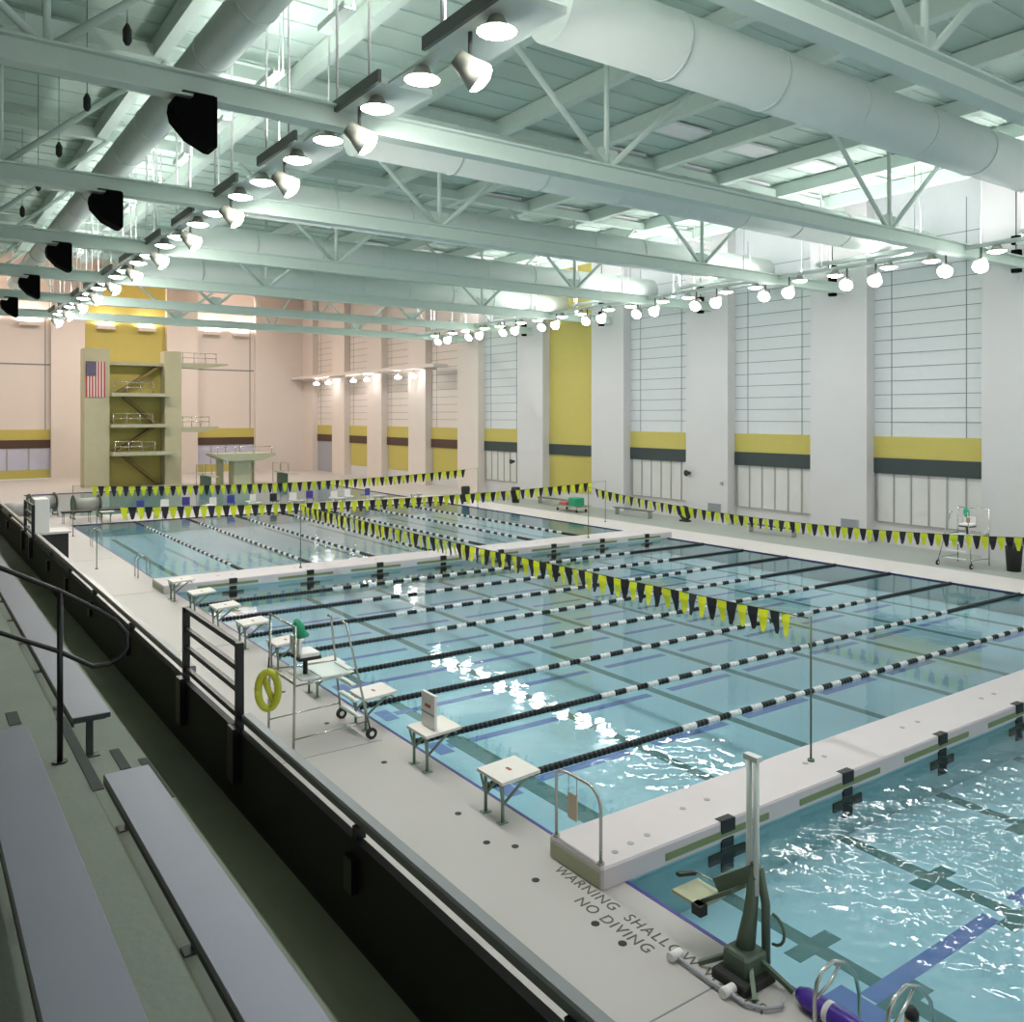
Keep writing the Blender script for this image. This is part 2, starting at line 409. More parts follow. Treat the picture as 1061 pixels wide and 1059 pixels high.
# ------------------------------------------------------------------ far wall
fw = MB().m(M['wall_far'])
fbays = [(-9.0, -3.4, 0), (-3.4+3.4, 4.55, 0), (7.7, 15.9, 1), (19.2, 25.8, 0)]
xs = [-14, -9, -5, -3.2, 4.55, 7.7, 15.9, 19.2, 25.8, 33.5]
fw.box(-14, -9, FY, FY+0.5, 0, 20.6); fw.box(-3.2-0.9, -3.2, FY, FY+0.5, 0, 20.6)
fw.box(4.55, 7.7, FY, FY+1.2, 0, 20.6); fw.box(15.9, 19.2, FY, FY+1.2, 0, 20.6); fw.box(25.8, 33.5, FY, FY+1.2, 0, 20.6)
fw.box(-14, 33.5, FY+0.9, FY+1.3, 0, 20.6)
struct(fw.obj('wall_far'), 'warm white far wall with pillars behind the diving tower')
for n, (x0, x1, full) in enumerate([(-3.2, 4.55, 0), (7.7, 15.9, 1), (19.2, 25.8, 0)]):
    t = bpy.data.objects.new('window_%d' % (n+20), None); C.objects.link(t); t.location = (x0, FY+0.8, 0); struct(t)
    W = x1-x0
    if full:
        B(0, W, -0.05, 0.1, 0, 20.5).obj('yellow_panel', M['yellow_panel'], t)
    else:
        B(0, W, -0.05, 0.1, 5.0, 20.5).obj('upper_panel', M['wall_far'], t)
        B(0, W, -0.08, 0.1, 3.95, 5.0).obj('yellow_panel', M['yellow_panel'], t, 'yellow panel')
        B(0, W, -0.12, 0.1, 3.1, 3.95).obj('dark_band', M['brown_band'], t, 'dark brown band')
        B(0, W, -0.05, 0.1, 0.9, 3.1).obj('glazing', M['window_blue'], t)
        B(0, W, -0.08, 0.1, 0, 0.9).obj('lower_panel', M['yellow_panel'], t)
        m = MB().m(M['mullion'])
        for k in range(5): m.box(W*k/4-0.05, W*k/4+0.05, -0.12, -0.05, 0.9, 3.1)
        m.obj('frame', parent=t)
        s = MB().m(M['seam'])
        s.box(0, W, -0.07, -0.05, 11.6, 11.75); s.box(W-0.5, W-0.4, -0.07, -0.05, 5, 17); s.obj('panel_seams', parent=t)
    for k, fx in enumerate((0.25, 0.75)):
        q = thing('wall_uplight', '%s glowing box uplight high on the far wall, %s bay' % (('left', 'right')[k], ('left', 'yellow', 'right')[n]), 'lamp', (x0+W*fx, FY+0.6, 15.6), 0)
        MB().m(M['wall_far']).box(-0.9, 0.9, -0.7, 0.1, 0, 0.35).obj('housing', parent=q)
        MB().m(M['lens_warm']).box(-0.85, 0.85, -0.65, 0.05, 0.352, 0.37).obj('lens', parent=q)
        area('lamp', (0, -0.3, 0.45), (PI, 0, 0), 1.6, 0.6, 180, (1, 0.86, 0.76), q)

# ------------------------------------------------------------------ ceiling
c = MB().m(M['roof']); c.box(-14, WX+1.3, -6, 65.9, RZ, RZ+0.3)
c.m(M['roof_warm']); c.box(-14, WX+1.3, 65.9, FY+1.3, 20.5, 20.8)
# fine ribs of the metal deck
c.m(M['roof'])
for k in range(60):
    y = -5+1.18*k
    c.box(-14, WX, y, y+0.10, RZ-0.05, RZ)
struct(c.obj('ceiling'), 'green grey metal roof deck')
jx = [-12, -8, -1.9+0.0, 2.2, 6.2, 10.2, 14.2, 18.2, 22.2, 26.2, 30.0]
for i, x in enumerate(jx):
    o = MB().m(M['ceil']).box(x-0.18, x+0.18, -6, 65.3, RZ-0.62, RZ-0.05).obj('roof_beam')
    tag(o, 'long green grey roof beam running away from camera, %s from the left' % ORD[i], 'beam', 'roof beams')
n = 0
for k in range(-1, 5):
    for dy in (-2.0, 1.6):
        for x in (12.2, 16.2, 20.2, 24.2, 28.1):
            y = 13.3+8.95*k+dy+3.2
            if x < 14 and k != 0: continue
            o = B(x-1.25, x+1.25, y-0.55, y+0.55, RZ-0.16, RZ-0.06).obj('uplit_patch', M['ceil_white'])  # white patches paint the roof deck as lit by the uplights
            tag(o, 'white square patch painted as uplit deck between the green roof beams on the right half', 'uplit patch', 'uplit roof patches'); n += 1

def truss(Y, idx):
    t = thing('roof_truss', 'pale green steel roof truss spanning the pool, %s from the camera' % ORD[idx], 'truss', (0, Y, 12.65), 0, 'roof trusses')
    X0, X1 = -13.5, WX
    # bottom chord: wide-flange section
    m = MB().m(M['ceil']); m.box(X0, X1, -0.20, 0.20, 0, 0.05); m.box(X0, X1, -0.20, 0.20, 0.45, 0.5); m.box(X0, X1, -0.05, 0.05, 0.05, 0.45)
    m.obj('bottom_chord', parent=t)
    m = MB().m(M['ceil']); m.box(X0, X1, -0.17, 0.17, 4.1, 4.5); m.obj('top_chord', parent=t)
    for xn in (-5.9, 7.6, 21.1):
        for dx, r in (((-4.4, 0.085), (0, 0.075), (4.4, 0.085)) if idx < 5 else ((-4.4, 0.085), (4.4, 0.085), (-2.2, 0.06), (2.2, 0.06))):
            if idx >= 5 and abs(dx) < 3:
                MB().m(M['ceil']).tube([(xn+dx*2, 0, 4.12), (xn+dx*3.0, 0, 0.5)], r, 8).obj('web', parent=t)
                continue
            MB().m(M['ceil']).tube([(xn+dx*0.03, 0, 0.5), (xn+dx*0.97, 0, 4.12)], r, 8).obj('web', parent=t)
        MB().m(M['ceil']).box(xn-0.35, xn+0.35, -0.03, 0.03, 0.5, 0.95).obj('gusset_plate', parent=t)
    return t
for i, Y in enumerate(TY): truss(Y, i)

# ducts
def duct(name, p, q, r, label, group):
    t = thing(name, label, 'duct', p, 0, group)
    q = Vector(q)-Vector(p)
    n_ = int(q.length/3)
    MB().m(M['duct']).tube([(0, 0, 0), q], r, 28).obj('duct_shell', parent=t)
    d = q.normalized()*0.03; ring = None
    for k in range(1, n_):
        if ring is None: ring = o = MB().m(M['duct']).tube([-d, d], r+0.02, 28).obj('joint_ring', parent=t)
        else: o = ring.copy(); C.objects.link(o); o.parent = t
        o.location = q*(k/n_)
    return t
for i, Y in enumerate((4.4, 13.3, 22.2, 31.2, 40.1, 49.0)):
    duct('air_duct', (2.2, Y, 14.3), (30.9, Y, 14.3), 0.72, 'thick round pale duct crossing above the pool, %s from the camera' % ORD[i], 'cross ducts')
duct('air_duct', (-2.0, -4, 15.0), (-2.0, 64.5, 15.0), 0.48, 'thick duct at upper left running away along the deck', None)
for dsx in (-9.5,):
    duct('air_duct', (dsx, -4, 14.9), (dsx, 64.5, 14.9), 0.35, 'narrower duct above the bleachers at the far left', None)

# ------------------------------------------------------------------ light rows
def lighting_row(X, zt, side):
    pass
ROWY = [3.7+4.475*k for k in range(14)]
# left row: trays with flat lamps and spot lamps
tray0 = spot0 = flat0 = None
def make_tray(label):
    t = thing('light_tray', label, 'light tray', (0, 0, 13.05), 0, 'left light trays')
    MB().m(M['duct']).box(-0.25, 1.0, -1.2, 1.2, 0, 0.12).obj('tray_panel', parent=t)
    MB().m(M['duct']).box(-0.03, 0.22, -2.24, 2.24, -0.001, 0.05).obj('cable_rail', parent=t)
    MB().m(M['lamp_dark']).box(-0.33, -0.25, -1.35, 1.35, -0.05, 0.2).obj('rail', parent=t, label='dark rail edge')
    for yy in (-0.9, 0.7):
        MB().m(M['ceil_white']).tube([(-0.29, yy, 0.2), (-0.29, yy, 4.35)], 0.03, 6).obj('hanger_rod', parent=t)
    return t
def make_flat(label, warm=False):
    t = thing('flood_lamp', label, 'lamp', (0, 0, 13.0), 0)
    MB().m(M['lamp_body']).tube([(0, 0, 0.05), (0, 0, -0.1), (0, 0, -0.2)], 0.3, 14, radii=[0.12, 0.2, 0.36]).obj('reflector', parent=t)
    MB().m(M['lens']).tube([(0, 0, -0.205), (0, 0, -0.27)], 0.3, 14, radii=[0.34, 0.18]).obj('lens', parent=t)
    return t
def make_spot(label, sgn):
    t = thing('spot_lamp', label, 'lamp', (0, 0, 12.85), 0)
    MB().m(M['lamp_dark']).tube([(0, 0, 0.3), (0, 0, -0.15)], 0.04, 8).obj('yoke', parent=t)
    d = Vector((0.75*sgn, -0.25, -0.6)).normalized(); c0 = Vector((0, 0, -0.35))
    MB().m(M['lamp_body']).tube([c0-d*0.32, c0-d*0.1, c0+d*0.22], 0.25, 14, radii=[0.16, 0.2, 0.3]).obj('housing', parent=t)
    MB().m(M['lens']).tube([c0+d*0.225, c0+d*0.3, c0+d*0.36], 0.3, 14, radii=[0.29, 0.24, 0.1]).obj('lens', parent=t)
    return t
for k, Y in enumerate(ROWY):
    if Y > 64: break
    lab = lambda a: a % ORD[k]
    if k == 0:
        tray0 = make_tray(lab('%s light tray of the left row, counted from the camera')); tr_ = tray0
        flat0 = make_flat(lab('%s near flat floodlight of the left row')); f1 = flat0
        spot0 = make_spot(lab('%s tilted round spotlight of the left row from the camera'), 1); s1 = spot0
    else:
        tr_ = dup(tray0, (0, 0, 13.05), label=lab('%s light tray of the left row, counted from the camera'))
        f1 = dup(flat0, (0, 0, 13.0), label=lab('%s near flat floodlight of the left row'))
        s1 = dup(spot0, (0, 0, 12.85), label=lab('%s tilted round spotlight of the left row from the camera'))
    tr_['group'] = 'left light trays'; f1['group'] = 'left row floodlights'; s1['group'] = 'left row spotlights'
    tr_.location = (0, Y-0.15, 13.05); f1.location = (0.1, Y-0.6, 13.0); s1.location = (0.05, Y+0.05+0.1, 12.75)
    f2 = dup(flat0, (0.1, Y+1.95, 13.0), label=lab('%s far flat floodlight of the left row'), group='left row floodlights')
    if k > 0 or True:
        L_ = area('lamp', (0, 0, -0.45), (0, math.radians(-32), 0), 0.6, 0.6, FLOOD_W, (1, 0.98, 0.95), f1)
        L2 = area('lamp', (0, 0, -0.45), (0, math.radians(-38), 0), 0.6, 0.6, FLOOD_W, (1, 0.98, 0.95), f2)
# right row
track = thing('light_track', 'white lighting rail along the right side of the pool', 'light track', (26.4, -2, 12.95))
B(-0.1, 0.1, 0, 65, 0, 0.14).obj('rail', M['duct'], track)
for k in range(14): MB().m(M['ceil_white']).tube([(0, 4.0+4.475*k, 0.1), (0, 4.0+4.475*k, 4.45)], 0.035, 6).obj('hanger_rod', parent=track)
spotR = None
for k in range(12):
    Y = 12.7+4.475*k-4.475
    for j, dy in enumerate((0.0, 1.4)):
        lb = '%s %s round spotlight of the right row, from the camera' % (ORD[k], ('near', 'far')[j])
        if spotR is None: s_ = spotR = make_spot(lb, -1)
        else: s_ = dup(spotR, (0, 0, 0), label=lb)
        s_['group'] = 'right row spotlights'; s_.location = (26.4, Y+dy, 12.66)
        lb = '%s %s flat floodlight of the right row, from the camera' % (ORD[k], ('near', 'far')[j])
        f_ = dup(flat0, (26.4, Y+(-0.6, 2.0)[j], 12.90), label=lb, group='right row floodlights')
        for ch in list(f_.children):
            if ch.type == 'LIGHT': bpy.data.objects.remove(ch)
        area('lamp', (0, 0, -0.45), (0, math.radians((25, 5)[j]), 0), 0.6, 0.6, FLOOD_W, (1, 0.97, 0.96), f_)
# uplight troughs
def trough(X, Y, L, power, label, group, col, z=13.35, parent=None):
    t = thing('uplight_trough', label, 'uplight', (X, Y, z), 0, group)
    m = MB().m(M['duct']); m.box(-0.16, 0.16, -L/2, L/2, 0, 0.03); m.box(-0.16, -0.13, -L/2, L/2, 0.03, 0.16); m.box(0.13, 0.16, -L/2, L/2, 0.03, 0.16)
    m.obj('trough', parent=t)
    MB().m(M['lens']).box(-0.10, 0.10, -L/2+0.05, L/2-0.05, 0.035, 0.07).obj('tube', parent=t)
    for yy in (-L/2+0.1, L/2-0.1): MB().m(M['ceil_white']).tube([(0.145, yy, 0.1), (0.145, yy, RZ-z)], 0.02, 6).obj('hanger_rod', parent=t)
    area('lamp', (0, 0, 0.2), (PI, 0, 0), 0.25, L-0.2, power, col, t)
    return t
for k in range(7):
    trough(0.2, 5.4+8.95*k, 1.5, UP_W*0.13, '%s uplight trough of the left row, from the camera' % ORD[2*k], 'left uplights', (1, 0.95, 0.98), 15.5)
    trough(0.2, 9.87+8.95*k, 1.5, UP_W*0.13, '%s uplight trough of the left row, from the camera' % ORD[2*k+1], 'left uplights', (1, 0.95, 0.98), 15.5)
    trough(29.2, 4.4+8.95*k, 7.5, UP_W*1.3, '%s uplight trough by the right wall, from the camera' % ORD[k], 'right uplights', (1, 0.93, 0.96))
for k in range(7):  # added fill lamps above trays and rail, unseen from below, to brighten the ceiling
    trough(0.35, 5.85+8.95*k-2.1, 3.6, UP_W*0.4, '%s added fill trough lying above the left light trays, brightening the ceiling' % ORD[k], 'added left tray fill lights', (1, 0.97, 0.98), 13.3)
    trough(26.75, 4.4+8.95*k, 5.0, UP_W*1.2, '%s added fill trough above the right lighting rail, brightening the ceiling' % ORD[k], 'added right rail fill lights', (1, 0.96, 0.98), 13.3)
# warm lamps over the diving well
for k, (x, y) in enumerate([(-4, 72), (8, 72), (20, 72), (-4, 88), (8, 90), (20, 90)]):
    t = thing('hall_lamp', '%s ceiling lamp over the diving well' % ORD[k], 'lamp', (x, y, 19.55), 0, 'diving well lamps')
    MB().m(M['lamp_body']).box(-1.1, 1.1, -1.1, 1.1, 0.1, 0.5).obj('housing', parent=t)
    MB().m(M['lens_warm']).box(-1, 1, -1, 1, 0.06, 0.1).obj('lens', parent=t)
    MB().m(M['lamp_body']).tube([(0, 0, 0.5), (0, 0, 0.94)], 0.04, 6).obj('stem', parent=t)
    area('lamp', (0, 0, 0), (0, 0, 0), 2, 2, DIVE_W, (1, 0.91, 0.84), t)

# ------------------------------------------------------------------ speakers
for k in range(5):
    Y = 17.8+8.95*k
    t = thing('loudspeaker', 'black wedge loudspeaker hanging over left deck, %s from the camera' % ORD[k], 'loudspeaker', (-3.3, Y, 11.7), 0, 'left loudspeakers')
    prof = [(0.38, 0.0), (0.38, 1.0), (-0.05, 1.0), (-0.08, 0.85), (-0.42, 0.86), (-0.44, 0.7), (-0.4, 0.5), (-0.1, 0.18), (0.28, 0.0)]
    MB().m(M['speaker']).prism(prof, 'y', -0.3, 0.3).obj('cabinet', parent=t)
    MB().m(M['rubber']).box(0.382, 0.395, -0.26, 0.26, 0.05, 0.95).obj('grille', parent=t)
    MB().m(M['rubber']).tube([(0.3, 0, 1.0), (0.3, 0, 1.5)], 0.03, 6).obj('hanging_cable', parent=t)
    MB().m(M['rubber']).box(-0.25, 0.36, -0.2, 0.2, 1.0, 1.05).obj('hanging_bracket', parent=t)
for k in range(5):
    Y = 17.95+8.95*k
    t = thing('speaker_cluster', 'column of three small black loudspeakers hung by right wall, %s from camera' % ORD[k], 'loudspeaker', (30.9, Y, 12.4), 0, 'right loudspeaker columns')
    for z in (0.1, 0.7, 1.3):
        MB().m(M['speaker']).prism([(-0.16, -0.14), (0.1, -0.2), (0.2, 0.0), (0.1, 0.2), (-0.16, 0.14)], 'z', z, z+0.36).obj('speaker', parent=t)
    MB().m(M['rubber']).tube([(0, 0, 0.1), (0, 0, 5.0)], 0.025, 6).obj('hanging_rod', parent=t)

for k in range(5):
    t = thing('hanging_sensor', 'small dark slim fixture hanging on a cord at upper left, %s from the camera' % ORD[k], 'fixture', (-4.45, 18.2+4.475*k, 13.6), 0, 'hanging dark fixtures')
    MB().m(M['rubber']).tube([(0, 0, 0), (0, 0, 0.08), (0, 0, 0.3), (0, 0, 0.42)], 0.08, 10, radii=[0.04, 0.085, 0.085, 0.03]).obj('body', parent=t)
    MB().m(M['rubber']).tube([(0, 0, 0.42), (0, 0, RZ-13.6)], 0.008, 6).obj('cord', parent=t)
# ------------------------------------------------------------------ bleachers
H = 6.35
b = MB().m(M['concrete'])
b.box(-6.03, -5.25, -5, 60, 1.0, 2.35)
b.m(M['concrete_light']); b.box(-6.83, -6.04, -5, 60, 1.0, 2.90); b.box(-7.77, -6.84, -5, 60, 1.0, 3.43)
b.m(M['concrete']); b.box(-6.04, -6.03, -5, 60, 2.0, 2.90); b.box(-6.84, -6.83, -5, 60, 2.5, 3.43); b.box(-14, -7.77, -5, 60, 1.0, 3.98)  # thin riser facings in darker concrete put the risers' shade into the colour
b.m(M['concrete_light']); b.box(-14, -5.2, -5, 60, -0.3, 1.0)
b.m(M['nosing'])
for (x0, x1, z, y0, y1) in ((-6.845, -6.765, 3.43, 7.4, 9.4), (-6.31, -6.22, 2.90, 9.12, 9.72), (-7.23, -7.13, 3.43, 9.42, 9.84), (-6.12, -6.04, 2.90, 8.2, 9.3)): b.box(x0, x1, y0, y1, z, z+0.008)
struct(b.obj('floor_bleachers'), 'stained concrete bleacher tiers on the left, with shade coloured into the risers')
def bench(x0, x1, z, y0, y1, zf, label):
    t = thing('bleacher_bench', label, 'bench', ((x0+x1)/2, y0, zf), 0, 'bleacher benches')
    hw = (x1-x0)/2; L = y1-y0; h = z-zf
    MB().m(M['bench']).bevbox(-hw, hw, 0, L, h-0.045, h, 0.008).obj('plank', parent=t)
    m = MB().m(M['bench_edge']); m.box(-hw+0.01, hw-0.01, -0.012, 0.0, h-0.05, h-0.004); m.box(-hw+0.01, hw-0.01, L, L+0.012, h-0.05, h-0.004)
    m.box(-hw, -hw+0.02, 0, L, h-0.09, h-0.045); m.obj('end_cap', parent=t)
    n = max(2, int(L/1.8)+1)
    for k in range(n):
        y = 0.12+(L-0.24)*k/(n-1)
        m = MB().m(M['bench_edge']); m.box(-0.03, 0.03, y-0.03, y+0.03, 0.006, h-0.09); m.box(-hw+0.03, hw-0.03, y-0.03, y+0.03, h-0.09, h-0.045); m.box(-0.09, 0.09, y-0.06, y+0.06, 0, 0.012)
        m.obj('leg', parent=t)
    return t
# front row sits on tier two, back row on tier three
bench(-6.68, -6.32, 3.35, -4.5, 7.93, 2.90, 'silver bleacher bench in front row, nearest the railing, this side of the aisle')
bench(-6.68, -6.32, 3.35, 9.57, 26.0, 2.90, 'silver bleacher bench in front row beyond the aisle')
bench(-7.60, -7.24, 3.88, -4.5, 7.93, 3.43, 'silver bleacher bench second row up, at bottom left corner')
bench(-6.68, -6.32, 3.35, 28.0, 50.0, 2.90, 'far silver bleacher bench in front row beyond the second aisle')

# parapet
t = thing('parapet_railing', 'long black parapet wall with posts and top rail in front of bleachers', 'railing', (-5.22, 0, 2.35))
MB().m(M['parapet']).box(-0.04, 0.03, -5, 60, -0.02, 0.79).obj('wall_panel', parent=t)
segs = [(-5, 8.86), (10.93, 25.87), (27.6, 60)]
for (a, b_) in segs:
    MB().m(M['rail_grey']).prism([(0.0, 0.875), (0.01, 0.865), (0.10, 0.865), (0.11, 0.875), (0.11, 0.935), (0.095, 0.95), (0.015, 0.95), (0.0, 0.935)], 'y', a, b_).obj('top_rail', parent=t)
for y in (-1.5, 1.0, 3.5, 6.09, 14.04, 17.13, 19.92, 22.6, 31.95, 35, 38, 41, 44, 47, 50, 53, 56):
    m = MB().m(M['rail_black']); m.box(-0.03, 0.05, y-0.035, y+0.035, 0.79, 0.88); m.box(-0.1, -0.041, y-0.10, y+0.04, 0.42, 0.68)
    m.obj('post', parent=t)
def gate(y0, y1, label):
    t = thing('guard_gate', label, 'guard rail', (-5.22, y0, 2.35), 0, 'guard gates')
    L = y1-y0
    for y in (0, L):
        m = MB().m(M['rail_black']); m.box(-0.045, 0.03, y-0.035, y+0.035, 0.79, 1.68); m.box(-0.12, -0.041, y-0.15, y+0.04, 0.3, 0.85); m.obj('post', parent=t)
    for z in (1.65, 1.41, 1.19, 0.93):
        MB().m(M['rail_black']).box(-0.03, 0.02, 0.03, L-0.03, z-0.028, z+0.028).obj('rail', parent=t)
gate(8.90, 10.93, 'black four-bar guard rail section rising above parapet, in the foreground')
gate(25.87, 27.6, 'black four-bar guard rail section far along the parapet')

# aisle handrail
Y = 8.19
t = thing('handrail', 'black looped aisle handrail on a single post among the bleachers', 'handrail', (-6.98, Y, 3.43))
P = [(-1.45, 2.15), (-0.45, 1.70), (0, 1.45), (0.30, 1.25), (0.44, 1.14), (0.53, 1.02), (0.535, 0.90), (0.48, 0.81), (0.38, 0.765), (0.26, 0.77), (0, 0.94), (-0.45, 1.17), (-1.45, 1.66)]
MB().m(M['rail_black']).tube([(x, 0, z) for x, z in P], 0.021, 10).obj('rail_loop', parent=t)
MB().m(M['rail_black']).tube([(0.01, 0, 0.0), (0.01, 0, 1.44)], 0.024, 12).obj('post', parent=t)
MB().m(M['rail_black']).tube([(-1.3, 0, 0.55), (-1.3, 0, 2.08)], 0.024, 12).obj('post', parent=t)
MB().m(M['rail_black']).tube([(0.01, 0, 0.0), (0.01, 0, 0.015)], 0.06, 14).obj('base_plate', parent=t)

# ------------------------------------------------------------------ lane ropes
def rope_meshes(L, blk, name):
    # returns meshes: near end floats, alternating floats, far end floats, cable  (along local +X)
    def floats(x0, x1, fn):
        m = MB(); x = x0; i = 0
        while x < x1-0.01:
            m.m(fn(x)); r = 0.068
            m.tube([(x+0.005, 0, 0), (x+0.02, 0, 0), (x+0.09, 0, 0), (x+0.105, 0, 0)], r, 8, radii=[0.035, r, r, 0.035]); x += 0.115; i += 1
        return m
    a = floats(0.15, blk, lambda x: M['float_black']); b = floats(blk, L-blk, lambda x: M['float_black'] if int((x-blk)/0.36) % 2 else M['float_white'])
    c_ = floats(L-blk, L-0.15, lambda x: M['float_black'])
    return a, b, c_, MB().m(M['rubber']).tube([(0.02, 0, 0), (L-0.02, 0, 0)], 0.012, 6)
def make_rope(L, blk, label):
    t = thing('lane_rope', label, 'lane rope')
    a, b, c_, d = rope_meshes(L, blk, '')
    a.obj('end_floats', parent=t, label='solid black floats'); b.obj('middle_floats', parent=t, label='alternating black and white floats'); c_.obj('end_floats', parent=t, label='solid black floats'); d.obj('cable', parent=t)
    return t
r0 = None
for k in range(8):
    lb = 'black and white lane rope across the middle section, %s from the near bulkhead' % ORD[k]
    if r0 is None: o = r0 = make_rope(PW, 4.9, lb)
    else: o = dup(r0, (0, 0, 0), label=lb)
    o.location = (0, 12.48+2.5*k, -0.015); o['group'] = 'middle section lane ropes'
r1 = None
for k in range(7):
    lb = 'lane rope running lengthwise in the far section, %s from the left' % ORD[k]
    if r1 is None: o = r1 = make_rope(21.9, 3.0, lb)
    else: o = dup(r1, (0, 0, 0), label=lb)
    o.location = (3.5+3.0*k, 34.25, -0.015); o.rotation_euler = (0, 0, PI/2); o['group'] = 'far section lane ropes'

# ------------------------------------------------------------------ pennant lines
def pennant_mesh(mt, wd, ht):
    m = MB().m(mt); rows = 3
    pts = [(-wd/2, 0, 0), (wd/2, 0, 0), (wd/2*0.82, 0.012, -ht*0.34), (wd/2*0.55, -0.01, -ht*0.72), (wd*0.14, 0, -ht), (-wd*0.14, 0, -ht), (-wd/2*0.55, -0.01, -ht*0.72), (-wd/2*0.82, 0.012, -ht*0.34)]
    n = len(pts)
    v = [(x, y-0.002, z) for x, y, z in pts]+[(x, y+0.002, z) for x, y, z in pts]
    fs = [(0,1,2,7),(7,2,3,6),(6,3,4,5)]
    f2 = [tuple(i+n for i in f[::-1]) for f in fs]
    side = [(i, i+n, (i+1) % n+n, (i+1) % n) for i in range(n)]
    m.add(v, fs+f2+side); return m
def pennants(p, q, sag, pitch, wd, ht, label, skip=0.2):
    t = thing('pennant_line', label, 'pennant line', p, 0, 'backstroke pennant lines')
    p = Vector(p); q = Vector(q)-p; L = q.length
    f = lambda s: q*s+Vector((0, 0, -sag*4*s*(1-s)))
    MB().m(M['rubber']).tube([f(s/24) for s in range(25)], 0.008, 6).obj('cord', parent=t)
    n = int((L-2*skip)/pitch); ang = math.atan2(q.y, q.x); protos = {}
    for i in range(n):
        s = (skip+pitch*(i+0.5))/L; key = i % 2
        if key not in protos:
            o = pennant_mesh((M['pen_yellow'], M['pen_black'])[key], wd, ht).obj('pennant', parent=t, label=('yellow pennant', 'black pennant')[key]); protos[key] = o
        else:
            o = protos[key].copy(); C.objects.link(o); o.parent = t
        o.location = f(s); o.rotation_euler = (random.uniform(-0.15, 0.15), 0, ang+random.uniform(-0.25, 0.25))
    return t
pennants((5, 9.5, 2.80), (5, 33.2, 2.78), 0.08, 0.25, 0.25, 0.42, 'yellow and black pennant line over the middle section, running from near pole', 0.35)
pennants((20, 9.4, 2.95), (20, 33.2, 2.82), 0.6, 0.25, 0.25, 0.42, 'yellow and black pennant line along the right side of the middle section', 0.35)
pennants((-1.4, 39.5, 2.56), (26.6, 39.5, 2.46), 0.35, 0.33, 0.33, 0.52, 'pennant line crossing the far section above its near end', 0.9)
pennants((-0.6, 51, 2.66), (24.9, 51, 2.74), 0.38, 0.31, 0.31, 0.55, 'farthest pennant line, in front of the diving tower', 0.9)
def pole(x, y, z0, z1, label):
    t = thing('pennant_pole', label, 'pole', (x, y, z0), 0, 'pennant poles')
    MB().m(M['dark_steel']).tube([(0, 0, 0), (0, 0, z1-z0)], 0.018, 10).obj('post', parent=t)
    MB().m(M['dark_steel']).tube([(0, 0, 0), (0, 0, 0.04)], 0.06, 12).obj('base_collar', parent=t)
pole(5, 9.45, 0.3, 2.84, 'tall thin steel pole standing on the near bulkhead at end of the pennant line')
pole(20, 9.4, 0.3, 2.98, 'thin steel pole on right part of the near bulkhead')
pole(5, 33.25, 0.3, 2.82, 'thin steel pole on the second bulkhead, left part')
pole(20, 33.25, 0.3, 2.86, 'thin steel pole on the second bulkhead, right part')
for (x, y, z, l) in ((-1.4, 39.5, 2.6, 'left deck by the far section'), (26.6, 39.5, 2.5, 'right deck by the far section'), (-0.6, 51, 2.7, 'left deck near the diving well'), (24.9, 51, 2.78, 'right pool edge near the diving well')):
    pole(x, y, 0.0, z, 'thin steel pole holding pennants on the '+l)

# ------------------------------------------------------------------ starting blocks
def make_block(label):
    t = thing('starting_block', label, 'starting block')
    m = MB().m(M['block_top'])
    v = [(-0.47, -0.36, 0.68), (0.27, -0.36, 0.72), (0.27, 0.36, 0.72), (-0.47, 0.36, 0.68)]
    vs = [(x, y, z-0.05) for x, y, z in v]+v
    m.add(vs, [(0,3,2,1),(4,5,6,7),(0,1,5,4),(1,2,6,5),(2,3,7,6),(3,0,4,7)]); m.obj('platform', parent=t)
    MB().m(M['red']).box(-0.12, -0.07, -0.06, 0.06, 0.7, 0.706).obj('number_mark', parent=t, label='small red brown mark')
    for s in (-1, 1):
        MB().m(M['block_leg']).tube([(-0.38, 0.24*s, 0.0), (-0.38, 0.24*s, 0.64)], 0.028, 8).obj('leg', parent=t)
        MB().m(M['block_leg']).tube([(-0.38, 0.24*s, 0.28), (0.12, 0.26*s, 0.66)], 0.024, 8).obj('strut', parent=t)
        MB().m(M['block_leg']).tube([(-0.38, 0.24*s, 0.28), (-0.45, 0.28*s, 0.62)], 0.02, 8).obj('strut', parent=t)
        MB().m(M['block_leg']).box(-0.46, -0.3, 0.24*s-0.06, 0.24*s+0.06, 0, 0.012).obj('foot_plate', parent=t)
    MB().m(M['block_leg']).tube([(0.2, -0.3, 0.6), (0.2, 0.3, 0.6)], 0.018, 8).obj('backstroke_bar', parent=t)
    return t
blk0 = None
for k in range(9):
    Y = 11.42+2.5*k
    lb = 'white topped starting block on left pool edge, %s from the near bulkhead' % ORD[k]
    if blk0 is None: o = blk0 = make_block(lb)
    else: o = dup(blk0, (0, 0, 0), label=lb)
    o.location = (0, Y if k < 1 else 11.3+2.5*k, 0); o['group'] = 'left starting blocks'
t = thing('upright_panel', 'white upright panel with dark red mark standing on the second starting block', 'panel', (-0.2, 13.8, 0.70))
MB().m(M['white']).bevbox(-0.03, 0.03, -0.24, 0.24, 0.0, 0.62, 0.01).obj('board', parent=t)
MB().m(M['red']).box(-0.036, -0.03, -0.1, 0.1, 0.36, 0.42).obj('red_mark', parent=t)
MB().m(M['vent']).box(-0.036, -0.03, -0.24, 0.24, 0.24, 0.27).obj('grey_band', parent=t)
bf = None
for k in range(8):
    lb = 'starting block at the far end of the lap pool, %s from the left' % ORD[k]
    bf = dup(blk0, (2+3*k, 56.25, 0), PI+PI/2, label=lb, group='far end starting blocks')

